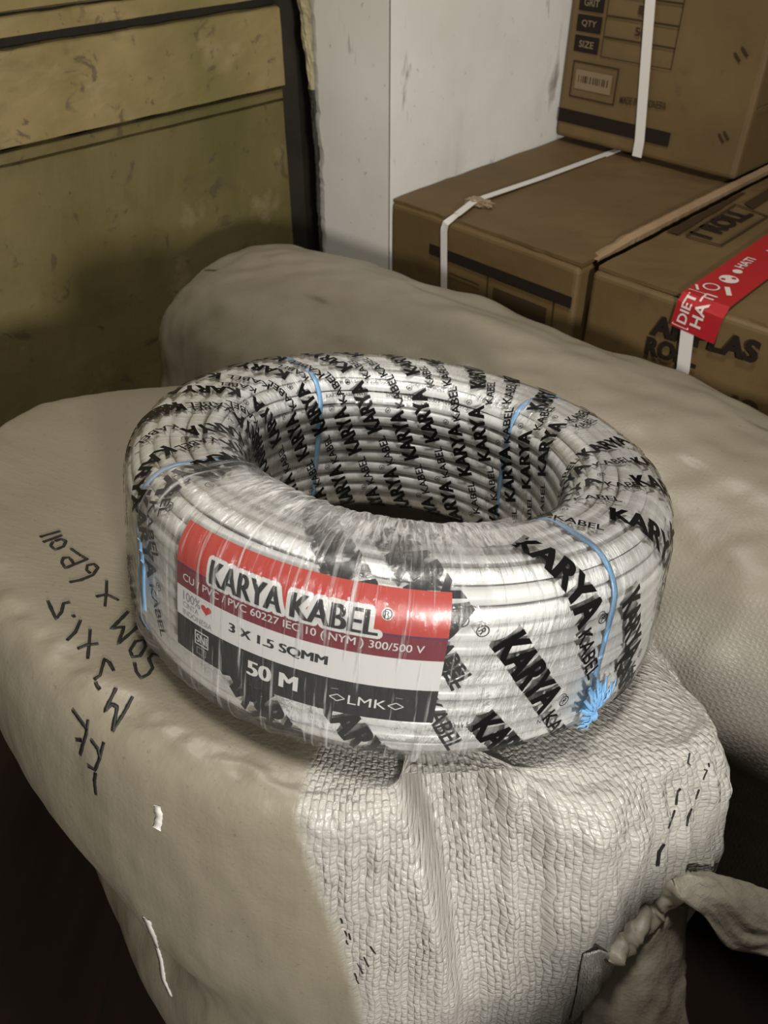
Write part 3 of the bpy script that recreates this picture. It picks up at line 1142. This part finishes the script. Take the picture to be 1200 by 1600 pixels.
fw_all = np.concatenate([fw, np.zeros(nextra)])
body = link('sack_body', mbs.v, mbs.f, [M['sack'], M['marker'], M['strap']], sack1, mbs.m, True, fuv_all, {'weave': fw_all})


def at_depth(px, py, d):
    return ray(px, py) * d


def cloth_patch(name, rows, parent, thick=.0012, weave=.15, n=26, folds=.0025, seed=0):
    """a free piece of sack cloth spanned between rows of 3D points, with thickness and folds"""
    tab = np.array(rows, float)                     # r x c x 3
    r, c = tab.shape[:2]
    def interp(arr, q):
        m = len(arr)
        i = np.clip(np.floor(q).astype(int), 0, m - 2)
        t = (q - i).reshape(-1, *([1] * (arr.ndim - 1)))
        g = lambda k: arr[np.clip(k, 0, m - 1)]
        return cr(g(i - 1), g(i), g(i + 1), g(i + 2), t)
    A = interp(tab, np.linspace(0, r - 1, n))
    B = interp(A.transpose(1, 0, 2), np.linspace(0, c - 1, n)).transpose(1, 0, 2)
    du, dv = np.gradient(B, axis=0), np.gradient(B, axis=1)
    N_ = np.cross(du, dv)
    N_ /= np.linalg.norm(N_, axis=2)[..., None] + 1e-12
    h = np.array([[noise.fractal(Vector((i * .22, j * .22, seed)), .8, 2, 3) for j in range(n)] for i in range(n)])
    B = B + N_ * (h * folds)[..., None]
    top = (B + N_ * thick / 2).reshape(-1, 3)
    bot = (B - N_ * thick / 2).reshape(-1, 3)
    f = grid_faces(n, n)
    k = n * n
    fs_ = [q[::-1] for q in f] + [tuple(i + k for i in q) for q in f]
    rim = [(i, 0) for i in range(n)] + [(n - 1, j) for j in range(1, n)] + [(i, n - 1) for i in range(n - 2, -1, -1)] + [(0, j) for j in range(n - 2, 0, -1)]
    ids = [i * n + j for i, j in rim]
    for a, b in zip(ids, ids[1:] + ids[:1]):
        fs_.append((a, b, b + k, a + k))
    du_ = np.linalg.norm(du, axis=2).mean() * np.arange(n)
    dv_ = np.linalg.norm(dv, axis=2).mean() * np.arange(n)
    uv = np.array([(dv_[j], du_[i]) for i in range(n) for j in range(n)])
    return link(name, np.concatenate([top, bot]), fs_, M['sack'], parent, None, True, np.concatenate([uv, uv]), {'weave': np.full(2 * k, weave)})


# knotted ear of cloth at the right corner, lying on the sack
def near_sack(px, py, lift):
    p, n = on_mesh(bvh_front, px, py)
    if p is None:
        return ray(px, py) * .53
    return np.array(p) * (1 - lift / p.length)


d_ear = float(near_sack(1060, 1385, .010) @ CF)
cloth_patch('tied_ear', [
    [at_depth(1050, 1372, d_ear), at_depth(1074, 1362, d_ear + .004), at_depth(1085, 1365, d_ear + .012)],
    [at_depth(1064, 1405, d_ear - .004), at_depth(1100, 1375, d_ear), at_depth(1128, 1368, d_ear + .016)],
    [at_depth(1100, 1432, d_ear), at_depth(1140, 1400, d_ear + .004), at_depth(1165, 1378, d_ear + .030)],
    [at_depth(1140, 1482, d_ear + .012), at_depth(1185, 1440, d_ear + .014), at_depth(1215, 1398, d_ear + .036)],
    [at_depth(1215, 1495, d_ear + .024), at_depth(1240, 1450, d_ear + .026), at_depth(1260, 1420, d_ear + .044)]], sack1, seed=3)
ear = [(1058, 1376), (1038, 1400), (1015, 1424), (990, 1448), (968, 1472), (948, 1500)]
pth = [near_sack(x, y, .004) for x, y in ear]
Pn = np.array([cr(np.array(pth[max(0, i - 1)]), np.array(pth[i]), np.array(pth[min(5, i + 1)]), np.array(pth[min(5, i + 2)]), f) for i in range(5) for f in np.linspace(0, 1, 13, endpoint=False)] + [pth[-1]])
vs, fs = [], []
NK = 28
for i in range(len(Pn)):
    t = Pn[min(i + 1, len(Pn) - 1)] - Pn[max(i - 1, 0)]
    t /= np.linalg.norm(t)
    a = np.cross(t, -Pn[i] / np.linalg.norm(Pn[i]))
    a /= np.linalg.norm(a)
    b = np.cross(t, a)
    env = min(1, i / 4, (len(Pn) - 1 - i) / 4) ** .5 if 0 < i < len(Pn) - 1 else .1
    r0 = .0085 * env
    for q in range(NK):
        an = 2 * math.pi * q / NK
        # twisted cloth: three soft strands wind round the roll
        tw = .0017 * math.cos(3 * (an + i * .11)) + .0016 * noise.fractal(Vector((i * .16, math.cos(an) * 1.2, math.sin(an) * 1.2)), .7, 2, 4)
        vs.append(Pn[i] + (a * math.cos(an) + b * math.sin(an) * .75) * (r0 + tw * env))
for i in range(len(Pn) - 1):
    for q in range(NK):
        fs.append((i * NK + q, i * NK + (q + 1) % NK, (i + 1) * NK + (q + 1) % NK, (i + 1) * NK + q))
fs += [tuple(range(NK)), tuple((len(Pn) - 1) * NK + q for q in reversed(range(NK)))]
link('knot', vs, fs, M['sack'], sack1, None, True, np.zeros((len(vs), 2)), {'weave': np.full(len(vs), .1)})
d_fl = d_ear + .004
cloth_patch('loose_flap', [
    [at_depth(985, 1445, d_fl), at_depth(1040, 1420, d_fl + .008), at_depth(1075, 1415, d_fl + .022)],
    [at_depth(935, 1505, d_fl + .012), at_depth(1020, 1500, d_fl + .004), at_depth(1070, 1490, d_fl + .030)],
    [at_depth(915, 1570, d_fl + .02), at_depth(1005, 1580, d_fl + .004), at_depth(1072, 1570, d_fl + .035)],
    [at_depth(900, 1660, d_fl + .03), at_depth(1000, 1660, d_fl + .015), at_depth(1074, 1660, d_fl + .045)]], sack1, seed=9, weave=.1)
h4 = [[near_sack(x, y, lf) for x, y, lf in row] for row in (
    [(912, 1492, .004), (938, 1486, .012), (962, 1490, .008)], [(905, 1530, .006), (932, 1530, .016), (963, 1528, .010)],
    [(898, 1565, .006), (928, 1565, .016), (962, 1562, .012)], [(890, 1598, .006), (922, 1598, .014), (958, 1596, .012)])]
cloth_patch('hem_corner', h4, sack1, seed=14, weave=.9)

# the sack behind: a long stuffed bag lying across, against the cartons
st = [  # centre u, centre w, half width across, top z
    (.585, .935, .02, -.62), (.585, .918, .075, -.500), (.583, .885, .115, -.445), (.583, .83, .138, -.418), (.592, .74, .146, -.408), (.610, .62, .150, -.406),
    (.630, .48, .150, -.412), (.650, .33, .155, -.424), (.665, .18, .160, -.434), (.675, .02, .160, -.440), (.68, -.14, .15, -.445), (.68, -.22, .06, -.52)]
st = np.array(st)
nl, nc = 300, 200
q = np.linspace(0, len(st) - 1, nl)
ST = rows_interp(st, q)
prof = [  # across (−1 near side .. +1 far side) and height fraction from the top
    (0, 0), (-.35, .012), (-.65, .045), (-.86, .11), (-.98, .21), (-1.04, .33), (-.86, .41), (-.72, .50), (-.55, .70), (-.42, .95), (-.35, 1.0), (0, 1.0),
    (.80, 1.0), (.92, .95), (.94, .70), (.96, .42), (1.0, .30), (.97, .20), (.86, .11), (.65, .045), (.35, .012)]
prof = np.array(prof)
k = np.linspace(0, len(prof), nc, endpoint=False)
i_ = np.floor(k).astype(int)
t_ = (k - i_)[:, None]
n_ = len(prof)
PR = cr(prof[(i_ - 1) % n_], prof[i_ % n_], prof[(i_ + 1) % n_], prof[(i_ + 2) % n_], t_)
V = np.zeros((nl, nc, 3))
for i in range(nl):
    cu_, cw_, hw, zt = ST[i]
    zb = FLOOR + .003
    for j in range(nc):
        a, b = PR[j]
        z = zt - b * (zt - zb)
        n1 = noise.fractal(Vector((cw_ * 7, a * 1.6, b * 3)), .8, 2, 3)
        n2 = noise.fractal(Vector((cw_ * 16 + a * 2, a * 1.2 - cw_ * 3, b * 5 + 4)), .8, 2, 4)
        rf = .008 * n1 + .0035 * n2 * (1 if a < .2 else .3)
        V[i, j] = uwz(cu_ + a * hw + (rf if a > 0 else -rf) * (abs(a) > .3), cw_, max(z + rf * .7 * (b < .3), zb))
tv = V.reshape(-1, 3)
bf = grid_faces(nl, nc, False, True)
bf.append(tuple(range(nc)))
bf.append(tuple((nl - 1) * nc + j for j in reversed(range(nc))))
arcL = np.concatenate([[0], np.cumsum(np.abs(np.diff(ST[:, 1])))])
arcC = k / n_ * 1.5
buv = np.array([(arcL[i], arcC[j]) for i in range(nl) for j in range(nc)])
wob_ = np.array([smooth01(np.array(.55 - ST[i, 1]), 0, .22) * smooth01(np.array(PR[j, 1]), .05, .2) * (PR[j, 0] < 0) * .45 for i in range(nl) for j in range(nc)])
sack2 = thing('woven_sack', 'second white woven sack lying behind the cable coil, against the cartons', 'sack', uwz(.63, .45, FLOOR), 'white woven sacks')
link('sack_body', tv, bf, M['sack'], sack2, None, True, buv, {'weave': np.clip(wob_, 0, 1)})

# ------------------------------------------------------------------ the cartons
ZA = -.434
U_A = .880


def face_u(mbx, v2, f2, u, mi, off=.0006):
    """print on a face that looks towards -u: coordinates (w, z)"""
    mbx.add([uwz(u - off, a, b) for a, b in v2], f2, mi)


def print_front(mbx, u, pts, mi, off=.0006):
    """quad on the front face through four sight lines"""
    mbx.add([uwz(u - off, *on_u(x, y, u)) for x, y in pts], [(0, 1, 2, 3)], mi)


def text_front(mbx, u, s, p_left, p_right, h, mi, bold=.02, off=.0006):
    a, b = np.array(on_u(*p_left, u)), np.array(on_u(*p_right, u))
    wd = abs(a[0] - b[0])
    tv, tf = text2d(s, wd, h, bold, 0)
    mbx.add([uwz(u - off, a[0] - x, a[1] + (b[1] - a[1]) * x / wd + y) for x, y in tv], tf, mi)


CM = ['card', 'print', 'print_soft', 'paper']
MATS = [M[k] for k in CM]
# carton against the pillar
A0, A1 = .530, .866
boxA = thing('cardboard_box', 'brown carton with white strap against the white wall, under the taller carton', 'box', uwz(U_A, .7, FLOOR), 'brown cartons')
mb = MB()
vs, fs = bevel_box(U_A, 1.66, A0, A1, FLOOR + .001, ZA - .004, .007, 3, cuts=8, jitter=.0025)
mb.add(vs, fs, 0)
OFF = .0030
zt_, zb_ = on_u(675, 380, U_A)[1], on_u(678, 398, U_A)[1]
face_u(mb, *rect2d(on_u(674, 378, U_A)[0], zt_, A0 + .004, zb_), U_A, 1, OFF)
zf = on_u(766, 432, U_A)
face_u(mb, *frame2d(zf[0], zf[1], A0 + .030, zf[1] - .10, .0016), U_A, 2, OFF)
face_u(mb, *rect2d(zf[0] - .01, zf[1] - .012, A0 + .040, zf[1] - .09), U_A, 2, OFF)
z2 = on_u(705, 425, U_A)
face_u(mb, *rect2d(z2[0], z2[1], z2[0] - .055, z2[1] - .0025), U_A, 2, OFF)
mb.build('carton', MATS, boxA)


def flap(name, u0, u1, w0, w1, z, parent, edge=None, lift=0.0, side=None, seed=0):
    """a top flap: a sheet of board with a ragged raw edge"""
    na_, nb_ = 40, 16
    vs_, fs_ = [], []
    th = .0045
    for lay_ in (0, 1):
        for i in range(na_):
            for j in range(nb_):
                a, b = i / (na_ - 1), j / (nb_ - 1)
                u = u0 + (u1 - u0) * a
                w = w0 + (w1 - w0) * b
                e = noise.fractal(Vector((u * 20, seed, w * 14)), .7, 2, 3)
                zz = z + (th if lay_ else 0) + .0014 * e
                if side == 'w0':
                    zz += lift * max(0, 1 - b * 6) ** 2
                    if j == 0:
                        w += .0022 * noise.fractal(Vector((u * 45, seed + 2, 0)), .8, 2, 4)
                if i == 0:
                    u += .0018 * noise.fractal(Vector((w * 40, seed + 5, 0)), .8, 2, 4)
                    zz -= .0006
                vs_.append(uwz(u, w, zz))
    g = grid_faces(na_, nb_)
    k = na_ * nb_
    fs_ = [q_ for q_ in g] + [tuple(i + k for i in q_[::-1]) for q_ in g]
    mi_ = [0] * len(fs_)
    rim = [(i, 0) for i in range(na_)] + [(na_ - 1, j) for j in range(1, nb_)] + [(i, nb_ - 1) for i in range(na_ - 2, -1, -1)] + [(0, j) for j in range(nb_ - 2, 0, -1)]
    ids = [i * nb_ + j for i, j in rim]
    for (a, b) in zip(ids, ids[1:] + ids[:1]):
        fs_.append((a, b, b + k, a + k))
        mi_.append(1 if (a % nb_ == 0 and b % nb_ == 0) else 0)
    return link(name, vs_, fs_, [M['card'], M['card_edge']], parent, [0] * len(fs_), False)


SA = on_z(742, 322, ZA)[1]           # where the strap crosses the front edge
flap('top_flap', U_A + .006, 1.655, A0 + .002, SA - .002, ZA - .003, boxA, seed=1)
flap('top_flap', U_A + .004, 1.655, SA + .001, A1 - .002, ZA - .0035, boxA, seed=4)


def strap_path(pts, nrm, width, parent, name='strap'):
    P_, N_ = [], []
    for (a, b, n0, n1) in zip(pts[:-1], pts[1:], nrm[:-1], nrm[1:]):
        for f in np.linspace(0, 1, 14, endpoint=False):
            P_.append(np.array(a) + (np.array(b) - np.array(a)) * f)
            N_.append(np.array(n0) + (np.array(n1) - np.array(n0)) * f)
    P_.append(np.array(pts[-1])); N_.append(np.array(nrm[-1]))
    v, f = strip(P_, N_, width, .0009)
    return link(name, v, f, M['strap'], parent)


nz_, nu_ = ZV_, -UV_
wf, zf_ = on_u(697, 352, U_A)
ub, wb = on_z(968, 236, ZA)
uk, wk = on_z(742, 322, ZA)
sp = [uwz(U_A - .004, on_u(700, 470, U_A)[0], -.62), uwz(U_A - .004, wf, zf_ - .006), uwz(U_A - .003, wf - .002, zf_ + .004), uwz(U_A + .012, wf - .010, ZA + .006), uwz(uk, wk, ZA + .008), uwz(uk + .15, wk + (wb - wk) * .3, ZA + .004), uwz(ub, wb, ZA + .003), uwz(1.268, wb + (wb - wk) * .02, ZA + .002)]
strap_path(sp, [nu_, nu_, nu_ + nz_, nz_, nz_, nz_, nz_, nz_], .0115, boxA)
wad = []
bm = bmesh.new()
bmesh.ops.create_icosphere(bm, subdivisions=4, radius=1)
for v in bm.verts:
    n = noise.fractal(v.co * 2.2, .8, 2, 4)
    p = v.co * (1 + .45 * n)
    v.co = Vector(uwz(uk + .004 + p.x * .012, wk - .004 + p.y * .020, ZA + .006 + p.z * .0045))
link('tape_wad', [v.co for v in bm.verts], [tuple(v.index for v in f.verts) for f in bm.faces], M['clear_tape'], boxA)
bm.free()

# carton to the right, red tape over its edge
B0, B1 = .180, .5165
U_B = .889
boxB = thing('cardboard_box', 'brown carton with red printed tape over its front edge, right of the strapped one', 'box', uwz(U_B, .35, FLOOR), 'brown cartons')
mb = MB()
vs, fs = bevel_box(U_B, 1.66, B0, B1, FLOOR + .001, ZA - .004, .007, 3, cuts=8, jitter=.0025)
mb.add(vs, fs, 0)
text_front(mb, U_B, 'AMPLAS', (1016, 522), (1183, 568), .028, 1, .05, OFF)
text_front(mb, U_B, 'ROLL', (1008, 552), (1088, 576), .025, 1, .05, OFF)
text_front(mb, U_B, '40', (1120, 640), (1180, 660), .028, 2, .04, OFF)
mb.build('carton', MATS, boxB)
fl = flap('top_flap', U_B + .006, 1.655, B0 + .002, B1 - .003, ZA - .003, boxB, seed=7)
mb = MB()
zT = ZA + .0042


def top_quad(pts, mi):
    q4 = [on_z(x, y, zT) for x, y in pts]
    mb.add([uwz(u, min(w, B1 - .007), zT) for u, w in q4], [(0, 1, 2, 3)], mi)


def top_text(s, p0, p1, h, mi, bold=.03):
    a, b = np.array(on_z(*p0, zT)), np.array(on_z(*p1, zT))
    wd = np.linalg.norm(b - a)
    d = (b - a) / wd
    n = np.array([-d[1], d[0]])
    tv, tf = text2d(s, wd, h, bold, 0)
    mb.add([uwz(*(a + d * x + n * y), zT) for x, y in tv], tf, mi)


def crop_b(x, y):
    return 900 + x / 4.0, 260 + y / 4.0


top_quad([crop_b(525, 392), crop_b(640, 425), crop_b(1065, 160), crop_b(945, 145)], 0)
top_quad([crop_b(1050, 230), crop_b(1105, 265), crop_b(1330, 120), crop_b(1270, 100)], 0)
c4 = [np.minimum(np.array(on_z(*crop_b(*q_), zT)), (9, B1 - .010)) for q_ in ((690, 432), (905, 492), (1200, 310), (1000, 235))]
for a, b in zip(c4, c4[1:] + c4[:1]):
    v2, f2 = seg2d(a, b, .0035)
    mb.add([uwz(*p, zT) for p in v2], f2, 0)
top_text('1 ROLL', crop_b(845, 455), crop_b(1120, 300), .034, 1, .04)
mb.build('lid_print', [M['print_soft'], M['print']], fl)
# red tape
mb = MB()
ta, tb = np.array(on_z(1210, 420, ZA)), np.array(on_z(1092, 470, ZA))
NTP = 22
Lp = []
w_l, w_r = on_u(1062, 515, U_B), on_u(1105, 530, U_B)
c_edge = np.array([U_B + .004, (on_u(1075, 462, U_B)[0] + on_u(1125, 485, U_B)[0]) / 2])
far_c = (np.array(on_z(1200, 372, ZA)) + np.array(on_z(1200, 440, ZA))) / 2
dirc = far_c - c_edge
dirc /= np.linalg.norm(dirc)
tl = []
for i in range(15):
    f = i / 14
    p = c_edge + dirc * .5 * (1 - f)
    tl.append((uwz(p[0], p[1], ZA + .0060), ZV_))
wcen = (w_l[0] + w_r[0]) / 2
for f in np.linspace(.15, 1, 10):
    tl.append((uwz(U_B - .0045, c_edge[1] + (wcen - c_edge[1]) * f, ZA + .002 - f * (ZA - (w_l[1] + w_r[1]) / 2)), -UV_))
v, f = strip([p for p, _ in tl], [n for _, n in tl], .058, .0006)
mb.add(v, f, 0)
# white print on the tape
Pt = np.array([p for p, _ in tl])
Nt = np.array([n for _, n in tl])
sl = np.concatenate([[0], np.cumsum(np.linalg.norm(np.diff(Pt, axis=0), axis=1))])


def tape_xy(x, y):
    """x metres from the front end, y across"""
    q_ = sl[-1] - x
    p = np.array([np.interp(q_, sl, Pt[:, c]) for c in range(3)])
    n = np.array([np.interp(q_, sl, Nt[:, c]) for c in range(3)])
    t = np.array([np.interp(q_ - .002, sl, Pt[:, c]) for c in range(3)]) - np.array([np.interp(q_ + .002, sl, Pt[:, c]) for c in range(3)])
    s_ = np.cross(n, t)
    s_ /= np.linalg.norm(s_)
    n /= np.linalg.norm(n)
    return p + s_ * y + n * .0014


def tape_put(v2, f2):
    mb.add([tape_xy(*p) for p in v2], f2, 1)


for s_, x0, x1, yc, h in (('DIET', .008, .046, .0165, .012), ('HATI', .010, .058, -.001, .014), ('HATI', .152, .190, .010, .012), ('HATI', .225, .27, 0, .014)):
    tv, tf = text2d(s_, x1 - x0, h, .02, .006)
    tape_put(np.stack([tv[:, 0] + x0, tv[:, 1] + yc - h / 2], -1), tf)
tape_put(*frame2d(.003, .006, .056, .027, .001))
tape_put(*ring2d(.112, .004, .0115, .0115, 24))
tape_put(*ring2d(.078, .010, .010, .0022, 20))
tape_put(*ring2d(.140, .006, .006, .006, 16))
tape_put(*seg2d((.070, -.016), (.090, -.004), .006))
tape_put(*seg2d((.060, .018), (.072, .026), .003))
for q_ in ((.107, .009), (.117, .000)):
    v2, f2 = ring2d(q_[0], q_[1], .003, .003, 12)
    mb.add([tape_xy(*p) + ZV_ * .0004 for p in v2], f2, 0)
mb.build('packing_tape', [M['red_tape'], M['tape_white']], boxB)
ws_ = on_u(1077, 515, U_B)
ws2 = on_u(1070, 575, U_B)
strap_path([uwz(U_B - .0035, ws_[0] + .003, ws_[1] + .012), uwz(U_B - .0038, ws_[0], ws_[1]), uwz(U_B - .0038, ws2[0], ws2[1]), uwz(U_B - .0038, ws2[0], -.66)], [nu_] * 4, .0165, boxB)

# taller carton on top, at the back
U_C = 1.281
C0, C1 = .533, .864
ZC0, ZC1 = ZA + .0100, ZA + .62
boxC = thing('cardboard_box', 'tall brown carton with printed table, standing on the strapped carton', 'box', uwz(U_C, .7, ZC0), 'brown cartons')
mb = MB()
vs, fs = bevel_box(U_C, 1.66, C0, C1, ZC0, ZC1, .008, 3, cuts=8, jitter=.002)
mb.add(vs, fs, 0)


def cc(x, y):
    return 860 + x / 3.529, y / 3.529


def cw(x, y):
    return on_u(*cc(x, y), U_C)


def c_rect(x0, y0, x1, y1, mi):
    """rectangle with edges along the carton, given by two opposite corners in the photo"""
    a, b = cw(x0, y0), cw(x1, y1)
    face_u(mb, *rect2d(a[0], a[1], b[0], b[1], .5), U_C, mi, OFF)


def c_frame(x0, y0, x1, y1, t, mi):
    a, b = cw(x0, y0), cw(x1, y1)
    face_u(mb, *frame2d(max(a[0], b[0]), min(a[1], b[1]), min(a[0], b[0]), max(a[1], b[1]), t), U_C, mi, OFF)


def frame_w(w0, z0, w1, z1, t, mi):
    lo, hi = min(w0, w1), max(w0, w1)
    face_u(mb, *frame2d(lo, min(z0, z1), hi, max(z0, z1), t), U_C, mi, OFF)


# black stripe
wA, zA_ = cw(40, 585)
wB, zB_ = cw(670, 730)
face_u(mb, *rect2d(C1 - .004, zA_, wB, zA_ - .021, .5), U_C, 1, OFF)
# sticker with bars
wa, za = cw(105, 322)
wb_, zb2 = cw(350, 605)
frame_w(C1 - .020, za, wb_, zb2 + .006, .0025, 2)
face_u(mb, *rect2d(C1 - .028, za - .012, wb_ + .010, zb2 + .020, .5), U_C, 3, OFF + .0002)
x = C1 - .034
while x > wb_ + .016:
    t = random.choice((.0012, .002, .0035))
    face_u(mb, *rect2d(x, za - .020, x - t, zb2 + .030, .5), U_C, 2, OFF + .0006)
    x -= t + random.choice((.0016, .0024, .0036))
# table of rows
wL0, wL1 = cw(150, 150)[0], cw(282, 180)[0]
wR = cw(690, 300)[0]
ztop = cw(150, 205)[1]
zrow = .0285
zbase = cw(200, 290)[1]
names = ['SIZE', 'QTY', 'GRIT', 'TYPE', 'CODE', 'NO']
vals = ['4 INCH', '50', '1', '8', '120', '36']
for i in range(6):
    z0 = zbase + i * zrow
    face_u(mb, *rect2d(wL0, z0, wL1, z0 + zrow * .82, .5), U_C, 1, OFF)
    frame_w(wL1 - .006, z0 - .002, wR, z0 + zrow - .002, .0014, 2)
    tv, tf = text2d(names[i], abs(wL0 - wL1) * .6, zrow * .34, .01, 0)
    face_u(mb, np.stack([wL0 - .009 - tv[:, 0], tv[:, 1] + z0 + zrow * .24], -1), tf, U_C, 3, OFF + .0004)
    if i != 0:
        w0_ = wL1 - .06
        tv, tf = text2d(vals[i], .010 * len(vals[i]), zrow * .42, .02, 0)
        face_u(mb, np.stack([w0_ - tv[:, 0], tv[:, 1] + z0 + zrow * .2], -1), tf, U_C, 2, OFF)
text_front(mb, U_C, 'MADE IN INDONESIA', cc(385, 568), cc(640, 605), .011, 2, .01, OFF)
for (p, q_) in (((1022, 290), (1052, 338)), ((1062, 258), (1095, 310)), ((935, 735), (960, 785)), ((962, 722), (988, 770))):
    v2, f2 = seg2d(cw(*p), cw(*q_), .0035)
    face_u(mb, v2, f2, U_C, 2, OFF)
# creases on its right side
for zz, d in ((ZC0 + .10, .0), (ZC0 + .16, .002)):
    vs, fs = strip([uwz(U_C + .01 + i * .012, C0 - .0030, zz + .004 * noise.noise(Vector((i * .5, zz * 9, 0)))) for i in range(28)], [-WV_] * 28, .002, .0012)
    mb.add(vs, fs, 0)
mb.build('carton', MATS, boxC)
wt, zt1 = on_u(1019, 0, U_C)
wb3, zb3 = on_u(1000, 229, U_C)
strap_path([uwz(U_C - .0045, wt + (wt - wb3) * 1.0, ZC1), uwz(U_C - .0045, wt, zt1), uwz(U_C - .0045, wb3, zb3 + .01), uwz(U_C - .004, wb3, ZC0 + .001)], [nu_] * 4, .0165, boxC)

# raw torn edge of board along the strapped carton's right flap
mb = MB()
ne = 120
for lay_, (a_, b_) in enumerate((((.000, .0012), (.011, .0052)),)):
    for i in range(ne):
        u = U_A + .03 + i / (ne - 1) * .70
        r1 = noise.fractal(Vector((u * 60, 1, 0)), .8, 2, 4) * .0014
        r2 = noise.fractal(Vector((u * 40, 5, 0)), .8, 2, 4) * .0025
        g = min(1, i / 14)
        for w, z in ((A0 - .003 + r1, ZA - .004), (A0 - .004 + r1, ZA + .004 * g), (A0 + .004 + r2 * .4, ZA + .0085 * g), (A0 + .011 + r2, ZA + .0050 * g), (A0 + .011 + r2, ZA - .004)):
            mb.v.append(uwz(u, w, z))
mb.f = [f for f in grid_faces(ne, 5)]
mb.m = [0] * len(mb.f)
mb.build('torn_edge', [M['card_edge']], boxA)

# added carton, unseen below the frame: put there to shade the low right side
shade_box = thing('cardboard_box', 'unseen brown carton added on the floor to shade the low right side', 'box', (.535, -.345, FLOOR), 'brown cartons')
mb = MB()
vs, fs = bevel_box(-.3, .3, -.14, .14, FLOOR + .001, -.262, .006, 2, cuts=0)
mb.add([(v @ UV_ + .535, v @ WV_ - .345, v[2]) for v in np.array(vs)], fs, 0)
mb.build('carton', [M['card']], shade_box)
